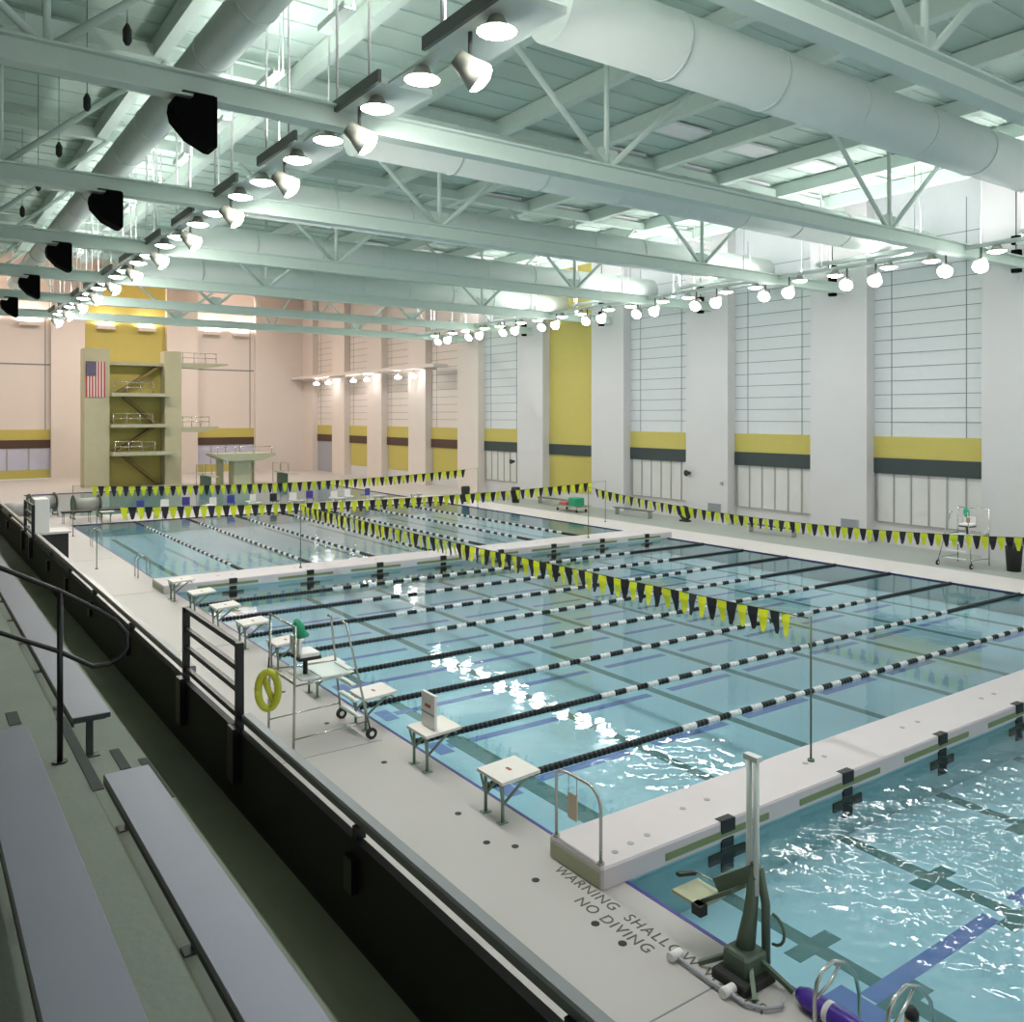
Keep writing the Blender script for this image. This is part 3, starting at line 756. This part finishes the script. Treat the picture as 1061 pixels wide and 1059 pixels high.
# ------------------------------------------------------------------ lifeguard chairs
def make_chair(label, tube=True):
    t = thing('lifeguard_chair', label, 'lifeguard chair')
    S = M['steel']
    hy = 0.67
    for s in (-1, 1):
        MB().m(S).tube([(-0.9, hy*s, 0), (-0.86, hy*s, 2.42)], 0.026, 8).obj('leg', parent=t)                 # deck side upright
        MB().m(S).tube([(0.66, (hy+0.04)*s, 0.16), (0.30, hy*0.55*s, 2.25), (0.22, hy*0.5*s, 2.3)], 0.024, 8).obj('leg', parent=t)      # wheeled ladder side
        w = MB().m(M['rubber']); yy = (hy+0.04)*s
        w.tube([(0.68, yy-0.03, 0.11), (0.68, yy+0.03, 0.11)], 0.11, 16); wh = w.obj('wheel', parent=t)
        MB().m(M['white']).tube([(0.68, yy-0.035, 0.11), (0.68, yy+0.035, 0.11)], 0.05, 12).obj('hub', parent=wh)
        MB().m(S).tube([(-0.9, hy*s, 0.3), (0.64, hy*s, 0.35)], 0.016, 8).obj('side_rail', parent=t)
        MB().m(S).tube([(-0.88, hy*s, 1.3), (0.46, hy*0.75*s, 1.3)], 0.02, 8).obj('side_rail', parent=t)
    MB().m(S).tube([(-0.86, -hy, 2.40), (-0.86, hy, 2.40)], 0.02, 8).obj('top_bar', parent=t)
    MB().m(S).tube([(-0.88, -hy, 1.35), (-0.88, hy, 1.35)], 0.03, 8).obj('top_bar', parent=t)
    for k in range(4):
        z = 0.35+0.32*k; x = 0.63-0.17*z
        MB().m(M['duct']).box(x-0.06, x+0.06, -0.42+0.03*k, 0.42-0.03*k, z, z+0.03).obj('step', parent=t)
    MB().m(M['duct']).box(-0.25, 0.44, -0.45, 0.45, 1.26, 1.31).obj('foot_platform', parent=t)
    MB().m(M['rubber']).box(-0.62, -0.18, -0.27, 0.27, 1.62, 1.68).obj('seat', parent=t, label='black seat base')
    MB().m(M['white']).bevbox(-0.6, -0.2, -0.25, 0.25, 1.68, 1.76, 0.02).obj('seat_pad', parent=t)
    MB().m(M['white']).box(-0.62, -0.57, -0.25, 0.25, 1.76, 2.05).obj('backrest', parent=t)
    MB().m(M['red']).box(-0.565, -0.55, -0.12, 0.02, 1.78, 2.0).obj('red_stripe', parent=t, label='red stripe on the backrest')
    m = MB().m(M['rubber']); m.tube([(-0.4, 0, 1.3), (-0.4, 0, 1.62)], 0.05, 8); m.obj('seat_post', parent=t)
    MB().m(M['duct']).box(-0.62, -0.25, -0.4, 0.4, 1.27, 1.3).obj('foot_platform', parent=t)
    m = MB().m(M['green_cloth'])
    m.tube([(-0.66, -0.2, 2.42), (-0.6, -0.15, 2.25), (-0.55, -0.1, 2.12), (-0.35, 0.0, 2.05)], 0.1, 8, radii=[0.05, 0.13, 0.12, 0.04]); m.obj('folded_cover', parent=t, label='green folded cover')
    return t
ch = make_chair('steel lifeguard chair with wheels on the left deck, beside the starting blocks'); ch.location = (-1.17, 16.29, 0)
c2 = dup(ch, (28.9, 19.2, 0), PI, label='steel lifeguard chair on the right deck in front of the first window')
t = thing('rescue_tube', 'coiled yellow rescue tube hanging on the left lifeguard chair', 'rescue tube', (-2.2, 16.62, 0.62), math.radians(62))
pts = [(0.01*math.sin(3*a), 0.19*math.cos(a), 0.38+0.36*math.sin(a)) for a in [2*PI*k/20 for k in range(21)]]
MB().m(M['yellow_tube']).tube(pts, 0.075, 10).obj('float', parent=t)
MB().m(M['yellow_tube']).tube([(0.0, -0.1, 0.15), (0.02, 0.0, 0.4), (0.0, 0.08, 0.62)], 0.06, 10).obj('inner_loop', parent=t)
MB().m(M['rubber']).tube([(0.0, 0, 0.72), (0.1, 0.0, 0.98), (0.04, 0, 1.0)], 0.012, 6).obj('strap', parent=t)

# ------------------------------------------------------------------ bulkhead handrail and sign
t = thing('bulkhead_rail', 'stainless inverted-U handrail at left end of the near bulkhead', 'handrail', (-0.34, 8.9, 0.3))
pts = [(0, 0, 0), (0, 0, 0.72)]+[(0, 0.28-0.28*math.cos(a), 0.72+0.28*math.sin(a)) for a in [PI/2*k/6 for k in range(1, 7)]]+[(0, 0.72, 1.0), (0, 0.90, 0.97), (0, 0.97, 0.9), (0, 0.97, 0)]
pts = [p for p in pts]
MB().m(M['steel']).tube([(x, y, z) for x, y, z in pts], 0.024, 10).obj('rail', parent=t)
for y in (0, 0.97): MB().m(M['steel']).tube([(0, y, 0), (0, y, 0.03)], 0.05, 12).obj('base_collar', parent=t)
t = thing('hanging_sign', 'small orange tan sign board hanging from the bulkhead handrail', 'sign', (-0.34, 9.5, 0.68))
MB().m(M['orange_sign']).box(-0.008, 0.008, -0.1, 0.1, 0, 0.36).obj('board', parent=t)
for y in (-0.09, 0.09): MB().m(M['steel']).tube([(0, y, 0.36), (0, y, 0.6)], 0.006, 6).obj('chain', parent=t)

# ------------------------------------------------------------------ pool lift
t = thing('pool_lift', 'green grey pool access lift with tall mast and seat at near pool edge', 'pool lift', (-0.10, 6.52, 0))
G = M['dark_steel']
MB().m(M['rubber']).bevbox(-0.45, 0.08, -0.25, 0.25, 0, 0.1, 0.02).obj('base', parent=t)
MB().m(G).bevbox(-0.32, 0.05, -0.16, 0.2, 0.1, 0.32, 0.03).obj('base_housing', parent=t)
for yy in (-0.03, 0.07): MB().m(M['duct']).tube([(0, yy, 0.9), (0, yy+0.0, 2.45)], 0.035, 10).obj('mast_tube', parent=t)
MB().m(M['duct']).box(-0.05, 0.05, -0.08, 0.12, 2.42, 2.48).obj('mast_cap', parent=t)
MB().m(G).tube([(-0.12, 0.05, 0.2), (-0.02, 0.03, 0.7), (0.02, 0.0, 1.25)], 0.07, 10, radii=[0.12, 0.08, 0.05]).obj('column', parent=t)
MB().m(G).tube([(0.06, -0.12, 0.15), (0.08, -0.1, 0.8), (0.05, -0.03, 1.2)], 0.05, 10).obj('column_cover', parent=t)
MB().m(G).bar((0.0, 0.0, 1.15), (-0.05, 0.5, 0.8), 0.08, 0.16).obj('seat_arm', parent=t)
m = MB().m(G); m.add([(-0.22, 0.15, 0.95), (0.18, 0.15, 0.95), (0.18, 0.62, 0.62), (-0.22, 0.62, 0.62), (-0.22, 0.13, 0.91), (0.18, 0.13, 0.91), (0.18, 0.6, 0.58), (-0.22, 0.6, 0.58)], [(0,1,2,3),(7,6,5,4),(0,4,5,1),(1,5,6,2),(2,6,7,3),(3,7,4,0)]); m.obj('backrest', parent=t)
m = MB().m(M['olive_light']); m.box(-0.3, 0.15, 0.55, 1.0, 0.56, 0.6); m.obj('seat_pan', parent=t)
MB().m(M['rubber']).box(-0.32, -0.2, 0.52, 0.66, 0.48, 0.6).obj('seat_hinge', parent=t)
MB().m(M['rubber']).bar((-0.2, 1.0, 0.75), (0.1, 1.0, 0.68), 0.06, 0.04).obj('arm_pad', parent=t)
MB().m(M['steel']).tube([(0.1, 1.0, 0.7), (0.05, 0.6, 0.75)], 0.012, 6).obj('arm_bar', parent=t)
pts = [(0.1+0.0*a, -0.18-0.16*math.sin(a), 0.55+0.17*math.cos(a)) for a in [PI*k/8 for k in range(9)]]
MB().m(G).tube(pts, 0.018, 8).obj('crank_handle', parent=t)
for (dx, dy) in ((-0.42, 0.45), (-0.42, -0.35), (0.05, -0.5)):
    MB().m(G).bar((-0.1, 0, 0.3), (dx, dy, 0.03), 0.05, 0.05).obj('brace', parent=t)

# hose, roll, grab rails
t = thing('vacuum_hose', 'white hose with fittings lying on deck beside the pool lift', 'hose')
MB().m(M['vent']).tube([(-0.66, 7.25, 0.05), (-0.68, 6.95, 0.05), (-0.69, 6.6, 0.05), (-0.66, 6.4, 0.05), (-0.66, 6.2, 0.04), (-0.55, 6.02, 0.04), (-0.38, 5.94, 0.04), (-0.28, 5.98, 0.06)], 0.022, 8).obj('pipe', parent=t)
for p in ((-0.67, 7.2), (-0.66, 6.42)):
    MB().m(M['white']).tube([(p[0]-0.09, p[1], 0.06), (p[0]+0.09, p[1], 0.06)], 0.055, 10).obj('fitting', parent=t)
t = thing('purple_roll', 'bright purple plastic roll lying along the near pool edge', 'roll', (-0.12, 5.9, 0.11))
MB().m(M['purple_bright']).tube([(0, 0, 0), (0, -0.1, 0.0), (0.0, -2.2, 0.0)], 0.11, 14, radii=[0.07, 0.11, 0.11]).obj('roll', parent=t)
for y in (-0.35, -1.0): MB().m(M['white']).tube([(0, y, 0), (0, y-0.06, 0)], 0.115, 14).obj('strap', parent=t)
def grab(x, y, label, s=1.0):
    t = thing('grab_rail', label, 'grab rail', (x, y, 0), 0, 'near pool grab rails')
    pts = [(0, 0, 0), (0, 0, 0.42), (0.04, 0, 0.58), (0.14, 0, 0.68), (0.34, 0, 0.72), (0.58, 0, 0.62), (0.78, 0, 0.40), (0.86, 0, 0.15), (0.86, 0, -0.6)]
    MB().m(M['steel']).tube([(a*s, b, c*s) for a, b, c in pts], 0.022, 10).obj('rail', parent=t)
    MB().m(M['steel']).tube([(0.0, 0, 0.36), (0.3*s, 0, 0.5*s), (0.5*s, 0, 0.66*s)], 0.018, 8).obj('brace', parent=t)
    MB().m(M['steel']).tube([(0, 0, 0), (0, 0, 0.03)], 0.05, 12).obj('base_collar', parent=t)
grab(-0.4, 5.5, 'stainless grab rail at the pool edge beside the purple roll', 0.9)
grab(-0.28, 4.78, 'stainless grab rail at the bottom edge of the photo')
t = thing('marker_float', 'ochre cylinder float with black cap in water between the grab rails', 'float', (0.28, 4.85, -0.06))
MB().m(M['ochre']).tube([(0, 0, 0), (0, 0, 0.02), (0, 0, 0.34)], 0.07, 12, radii=[0.05, 0.075, 0.07]).obj('body', parent=t)
MB().m(M['rubber']).tube([(0, 0, 0.34), (0, 0, 0.40), (0, 0, 0.45)], 0.06, 12, radii=[0.068, 0.07, 0.03]).obj('cap', parent=t)

# ------------------------------------------------------------------ deck text and marks
def text_obj(body, size, loc, rot, mt, label, name='deck_lettering'):
    cu = bpy.data.curves.new(name, 'FONT'); cu.body = body; cu.size = size; cu.extrude = 0.002; cu.space_character = 1.15
    o = bpy.data.objects.new(name, cu); C.objects.link(o)
    dg = bpy.context.evaluated_depsgraph_get(); me = bpy.data.meshes.new_from_object(o.evaluated_get(dg))
    bpy.data.objects.remove(o)
    o = bpy.data.objects.new(name, me); C.objects.link(o); me.materials.clear(); me.materials.append(mt)
    o.location = loc; o.rotation_euler = rot
    return tag(o, label, 'lettering')
text_obj('WARNING  SHALLOW WATER', 0.235, (-0.60, 9.62, 0.003), (0, 0, -PI/2), M['text'], 'painted deck lettering, upper row, WARNING SHALLOW WATER')
text_obj('NO DIVING', 0.235, (-0.86, 8.85, 0.003), (0, 0, -PI/2), M['text'], 'painted deck lettering, lower row, NO DIVING')
for i, (x, y) in enumerate([(-0.78, 11.85), (-0.93, 10.8), (-0.65, 10.46), (-0.96, 9.54), (-0.96, 8.29), (-0.96, 7.79), (-0.81, 14.39), (-0.86, 16.9), (-0.86, 19.4)]):
    o = MB().m(M['rubber']).tube([(0, 0, 0), (0, 0, 0.006)], 0.055, 12).obj('deck_drain'); o.location = (x, y, 0)
    tag(o, 'small round dark drain on the left deck, %s from the camera end' % ORD[[5,4,3,2,1,0,6,7,8][i]], 'drain', 'left deck drains')
for i, (x, y) in enumerate([(0.04, 9.04), (0.39, 9.1), (0.75, 9.14)]):
    o = MB().m(M['vent']).tube([(0, 0, 0), (0, 0, 0.006)], 0.05, 10).obj('deck_anchor'); o.location = (x, y, 0.3)
    tag(o, 'small grey anchor mark on the bulkhead by the handrail, %s from the left' % ORD[i], 'anchor', 'bulkhead anchors')

# left pool-edge rails in the far section
def side_ladder(x, y, label):
    t = thing('pool_ladder', label, 'ladder', (x, y, 0), 0, 'side ladders')
    for dy in (-0.27, 0.27):
        MB().m(M['steel']).tube([(-0.35, dy, 0), (-0.35, dy, 0.7), (-0.25, dy, 0.85), (-0.05, dy, 0.85), (0.08, dy, 0.7), (0.1, dy, -0.6)], 0.022, 8).obj('rail', parent=t)
    for z in (-0.45, -0.2): MB().m(M['steel']).box(0.05, 0.15, -0.27, 0.27, z, z+0.03).obj('rung', parent=t)
side_ladder(-0.1, 36.6, 'steel pool ladder on the left edge just beyond the second bulkhead')
side_ladder(-0.1, 46.5, 'steel pool ladder on the left edge farther along the far section')

# ------------------------------------------------------------------ things at the left far deck
t = thing('timing_cabinet', 'tall white cabinet with dark open base on the left deck far away', 'cabinet', (-3.6, 40.2, 0))
MB().m(M['white']).bevbox(0.0, 0.55, 0, 1.2, 1.6, 2.95, 0.02).obj('upper_cabinet', parent=t)
MB().m(M['gutter']).bevbox(-0.1, 1.35, -0.1, 1.4, 1.5, 1.6, 0.02).obj('counter', parent=t)
MB().m(M['rubber']).box(0.1, 1.25, 0.0, 1.3, 0.0, 1.5).obj('dark_base', parent=t, label='dark open base')
for i, (x, y) in enumerate([(0.5, 57.3), (2.6, 57.6)]):
    t = thing('deck_table', '%s low dark table at the far left end of the lap pool' % ('left', 'right')[i], 'table', (x, y, 0))
    MB().m(M['rubber']).bevbox(-0.8, 0.8, -0.35, 0.35, 0.62, 0.72, 0.01).obj('tabletop', parent=t)
    for sx in (-0.7, 0.7):
        for sy in (-0.28, 0.28): MB().m(M['steel']).tube([(sx, sy, 0), (sx, sy, 0.62)], 0.025, 6).obj('leg', parent=t)
for i, (x, y) in enumerate([(-2.6, 58.6), (1.4, 59.6), (-0.7, 62.5)]):
    t = thing('lane_rope_reel', 'grey reel for winding lane ropes on the far left deck, %s' % ('leftmost', 'rightmost', 'farthest')[i], 'reel', (x, y, 0), 0.1*i, 'lane rope reels')
    MB().m(M['mullion']).tube([(-0.7, 0, 0.85), (0.7, 0, 0.85)], 0.42, 18).obj('drum', parent=t)
    for sx in (-0.74, 0.74):
        MB().m(M['dark_steel']).tube([(sx-0.03, 0, 0.85), (sx+0.03, 0, 0.85)], 0.62, 18).obj('flange', parent=t)
        m = MB().m(M['dark_steel']); m.bar((sx*1.07, 0, 0.85), (sx*1.07, -0.5, 0.08), 0.05, 0.05); m.bar((sx*1.07, 0, 0.85), (sx*1.07, 0.5, 0.08), 0.05, 0.05); m.box(sx*1.07-0.03, sx*1.07+0.03, -0.55, 0.55, 0.04, 0.1); m.obj('stand', parent=t)
        for sy in (-0.45, 0.45): MB().m(M['rubber']).tube([(sx*1.07-0.02, sy, 0.06), (sx*1.07+0.02, sy, 0.06)], 0.06, 10).obj('caster', parent=t)
# deck chairs (plastic) between the pools
def deck_chair(mt, label):
    t = thing('deck_chair', label, 'chair')
    MB().m(mt).bevbox(-0.25, 0.25, -0.25, 0.25, 0.42, 0.47, 0.01).obj('seat', parent=t)
    MB().m(mt).box(-0.25, 0.25, 0.22, 0.26, 0.47, 0.95).obj('backrest', parent=t)
    for sx in (-0.22, 0.22):
        for sy in (-0.22, 0.22): MB().m(M['steel']).tube([(sx, sy, 0), (sx, sy, 0.42)], 0.018, 6).obj('leg', parent=t)
    return t
cols = ['blue', 'white', 'purple', 'white', 'blue', 'white', 'dark', 'white', 'purple', 'white', 'white', 'blue']
cm = {'blue': M['blue'], 'white': M['white'], 'purple': M['purple'], 'dark': M['rubber']}
pro = {}
for i, cn_ in enumerate(cols):
    lb = '%s chair on the strip between lap pool and diving well, %s from the left' % (cn_, ORD[i])
    if cn_ in pro: o = dup(pro[cn_], (0, 0, 0), label=lb)
    else: o = pro[cn_] = deck_chair(cm[cn_], lb)
    o.location = (4.6+1.45*i, 59.2+0.35*(i % 3), 0); o.rotation_euler = (0, 0, random.uniform(-0.4, 0.4)+ (PI if i % 2 else 0)); o['group'] = 'chairs between the pools'

# ------------------------------------------------------------------ diving tower
t = thing('diving_tower', 'tall concrete diving tower with stacked platforms at the far end', 'diving tower', (0, 85, 0))
MB().m(M['tower']).bevbox(5.1, 7.2, -0.9, 0.9, 0, 12.4, 0.05).obj('left_column', parent=t)
MB().m(M['tower']).bevbox(11.9, 13.4, -0.9, 0.9, 0, 12.4, 0.05).obj('right_column', parent=t)
for z, x1, dy in ((8.15, 12.2, -1.8), (5.35, 12.2, -1.6), (2.85, 12.6, -2.4)):
    MB().m(M['tower_plat']).bevbox(7.2, x1, dy, 0.9, z, z+0.3, 0.03).obj('platform', parent=t)
    m = MB().m(M['steel'])
    for zz in (0.5, 0.95): m.tube([(7.3, dy+0.1, z+0.3+zz), (10.8, dy+0.1, z+0.3+zz)], 0.04, 6)
    for x in (7.4, 8.5, 9.6, 10.7): m.tube([(x, dy+0.1, z+0.3), (x, dy+0.1, z+1.25)], 0.04, 6)
    m.obj('guard_rail', parent=t)
for z, L in ((11.2, 4.3), (5.2, 3.4)):
    m = MB().m(M['tower_plat']); m.prism([(13.4, z-0.3), (13.4, z+0.15), (13.4+L, z+0.2), (13.4+L, z+0.05), (15.0, z-0.35)], 'y', -0.9, 0.5); m.obj('diving_platform', parent=t)
    m = MB().m(M['steel'])
    for zz in (0.45, 0.9): m.tube([(13.4, -0.85, z+0.2+zz), (13.4+L*0.75, -0.85, z+0.2+zz)], 0.035, 6)
    for k in range(4): m.tube([(13.5+L*0.24*k, -0.85, z+0.15), (13.5+L*0.24*k, -0.85, z+1.12)], 0.035, 6)
    m.obj('guard_rail', parent=t)
for (x0, z0, x1, z1) in ((8.0, 8.45, 11.6, 11.0), (11.4, 5.65, 8.6, 8.15), (8.0, 3.15, 11.2, 5.35), (11.6, 0.1, 8.4, 2.85)):
    MB().m(M['stair']).bar((x0, 0.4, z0), (x1, 0.4, z1), 0.9, 0.25).obj('stair_flight', parent=t)
MB().m(M['yellow_panel']).box(7.2, 11.9, 0.85, 0.95, 0, 11.3).obj('back_panel', parent=t, label='yellow brown panel between the columns')
MB().m(M['tower']).box(7.2, 11.9, -0.3, 0.85, 11.0, 11.3).obj('top_beam', parent=t)

t = thing('wall_flag', 'American flag hung vertically on left column of the diving tower', 'flag', (5.25, 84.04, 8.05))
FWd, FH = 1.55, 3.15
m = MB()
for k in range(13):
    m.m(M['flag_red'] if k % 2 == 0 else M['flag_white']); m.box(FWd*k/13, FWd*(k+1)/13, -0.03+0.02*math.sin(k), 0.0, 0, FH)
m.obj('stripes', parent=t)
MB().m(M['flag_blue']).box(0, FWd*7/13, -0.07, -0.052, FH*0.6, FH).obj('canton', parent=t)
m = MB().m(M['flag_white'])
for r in range(9):
    for q in range(6 if r % 2 == 0 else 5):
        x = FWd*7/13*(r+1)/10; z = FH*0.6+FH*0.4*((q+0.5)/6 if r % 2 == 0 else (q+1)/6)
        poly = []
        for a in range(10):
            rr = 0.045 if a % 2 == 0 else 0.018; poly.append((x+rr*math.sin(a*PI/5), z+rr*math.cos(a*PI/5)))
        m.prism(poly, 'y', -0.076, -0.07)
m.obj('stars', parent=t)

# springboard stand
t = thing('diving_stand', 'broad low concrete springboard stand right of the diving tower', 'diving stand', (17.7, 80.5, 0))
m = MB().m(M['tower']); m.prism([(-0.8, 0), (0.8, 0), (0.8, 2.3), (-0.8, 2.3)], 'y', -0.8, 0.8); m.obj('pedestal', parent=t)
for x in (-1.5, 1.4): MB().m(M['tower']).box(x-0.25, x+0.25, 0.9, 1.6, 0, 2.35).obj('support', parent=t)
m = MB().m(M['tower_plat']); m.prism([(-1.6, 2.3), (1.6, 2.3), (2.9, 2.75), (2.9, 2.95), (-2.6, 2.95), (-2.6, 2.75)], 'y', -1.4, 1.8); m.obj('platform', parent=t)
m = MB().m(M['steel'])
for x in (-2.4, -0.8, 0.9, 2.6): m.tube([(x, -1.2, 2.95), (x, -1.2, 3.6)], 0.035, 6)
m.tube([(-2.4, -1.2, 3.55), (2.6, -1.2, 3.55)], 0.035, 6); m.obj('guard_rail', parent=t)
for i, x in enumerate((14.6, 21.8)):
    t = thing('springboard', 'low springboard on a dark stand, %s of the concrete stand' % ('left', 'right')[i], 'springboard', (x, 80.6, 0), 0, 'springboards')
    MB().m(M['tower_plat']).box(-0.25, 0.25, -3.6, 1.6, 1.0, 1.06).obj('board', parent=t)
    MB().m(M['dark_steel']).box(-0.4, 0.4, -0.4, 0.4, 0, 0.98).obj('stand', parent=t)
    m = MB().m(M['steel'])
    for s in (-0.4, 0.4): m.tube([(s, 1.5, 0), (s, 1.5, 1.9), (s, -0.5, 1.9), (s, -0.5, 1.0)], 0.03, 6)
    m.obj('guard_rail', parent=t)

# ------------------------------------------------------------------ right deck small things
t = thing('waste_bin', 'black upright bin on the right deck at the right edge', 'bin', (29.3, 17.3, 0))
MB().m(M['rubber']).tube([(0, 0, 0), (0, 0, 0.9), (0, 0, 1.0), (0, 0, 1.12)], 0.3, 16, radii=[0.26, 0.32, 0.33, 0.2]).obj('body', parent=t)
MB().m(M['black']).tube([(0, 0, 1.12), (0, 0, 1.16)], 0.2, 16).obj('lid', parent=t)
t = thing('hose_reel', 'black reel with yellow hose standing against right wall', 'hose reel', (30.7, 36.9, 0))
pts = [(0, 0.36*math.cos(a), 0.5+0.36*math.sin(a)) for a in [2*PI*k/20 for k in range(21)]]
MB().m(M['rubber']).tube(pts, 0.1, 10).obj('ring', parent=t)
MB().m(M['pen_yellow']).tube([(-0.1, 0, 0.5), (0.1, 0, 0.5)], 0.2, 14).obj('hose_coil', parent=t)
MB().m(M['rubber']).box(-0.2, 0.2, -0.3, 0.3, 0, 0.1).obj('base', parent=t)
for i, (y, z, h) in enumerate(((26.3, 0.62, 0.5), (35.3, 0.69, 0.5), (17.9, 0.7, 0.35))):
    t = thing('wall_vent', 'grey vent grille low on right wall, %s' % ('between the first and second windows', 'between the second and third windows', 'right of the first window')[i], 'vent', (WX, y, z))
    MB().m(M['vent']).box(-0.05, 0, -0.5, 0.5, 0, h).obj('frame', parent=t)
    m = MB().m(M['seam'])
    for k in range(6): m.box(-0.06, -0.05, -0.45, 0.45, 0.04+k*h/6.5, 0.07+k*h/6.5)
    m.obj('slats', parent=t)
for i, (y, z) in enumerate(((37.26, 2.89), (55.9, 2.8))):
    t = thing('wall_speaker', 'small dark horn on right wall beside the %s window' % ('third', 'fifth')[i], 'wall horn', (WX, y, z))
    MB().m(M['rubber']).tube([(-0.02, 0, 0), (-0.12, 0, 0), (-0.35, 0, 0)], 0.1, 12, radii=[0.08, 0.1, 0.2]).obj('horn', parent=t)
    MB().m(M['vent']).box(-0.03, 0, -0.1, 0.1, -0.1, 0.1).obj('mount', parent=t)
t = thing('wall_sensor', 'tiny grey box on pillar left of the second window', 'sensor box', (WX, 34.75, 2.4))
MB().m(M['vent']).box(-0.06, 0, -0.1, 0.1, -0.1, 0.1).obj('body', parent=t); MB().m(M['seam']).box(-0.075, -0.06, -0.03, 0.03, -0.03, 0.03).obj('button', parent=t)
# benches and carts along the right deck, far half
def bench_deck(x, y, L, mt, label):
    t = thing('deck_bench', label, 'bench', (x, y, 0), 0, 'right deck benches')
    MB().m(mt).bevbox(-0.2, 0.2, 0, L, 0.42, 0.48, 0.01).obj('seat', parent=t)
    for yy in (0.2, L-0.2):
        MB().m(M['steel']).box(-0.16, 0.16, yy-0.03, yy+0.03, 0, 0.42).obj('leg', parent=t)
bench_deck(30.0, 39.0, 3.4, M['dark_steel'], 'dark bench on the right deck below the third window')
bench_deck(30.2, 47.0, 4.0, M['dark_steel'], 'dark green bench below the yellow bay')
bench_deck(30.2, 28.5, 3.2, M['dark_steel'], 'dark bench on the right deck below the second window')
t = thing('storage_cart', 'low cart with green and red items below the yellow bay', 'cart', (28.7, 45.3, 0))
MB().m(M['steel']).box(-0.5, 0.5, -1.1, 1.1, 0.35, 0.42).obj('shelf', parent=t)
MB().m(M['green_cloth']).bevbox(-0.4, 0.4, -0.9, -0.1, 0.42, 0.95, 0.05).obj('green_bundle', parent=t)
MB().m(M['red']).bevbox(-0.4, 0.4, 0.1, 0.9, 0.42, 0.62, 0.05).obj('red_bundle', parent=t)
for sx in (-0.4, 0.4):
    for sy in (-1, 1): MB().m(M['rubber']).tube([(sx-0.03, sy, 0.1), (sx+0.03, sy, 0.1)], 0.1, 10).obj('wheel', parent=t)
for sx in (-0.4, 0.4):
    for sy in (-1, 1): MB().m(M['steel']).tube([(sx, sy, 0.1), (sx, sy, 0.36)], 0.02, 6).obj('fork', parent=t)
for i, (x, y) in enumerate([(29.0, 52.2), (26.4, 55.0)]):
    t = thing('waste_bin', 'dark bin on the right deck, %s' % ('left of the yellow bay', 'at the far corner of lap pool')[i], 'bin', (x, y, 0))
    MB().m(M['rubber']).tube([(0, 0, 0), (0, 0, 1.0), (0, 0, 1.1)], 0.3, 14, radii=[0.26, 0.34, 0.3]).obj('body', parent=t)
    MB().m(M['black']).tube([(0, 0, 1.1), (0, 0, 1.14)], 0.3, 14).obj('lid', parent=t)
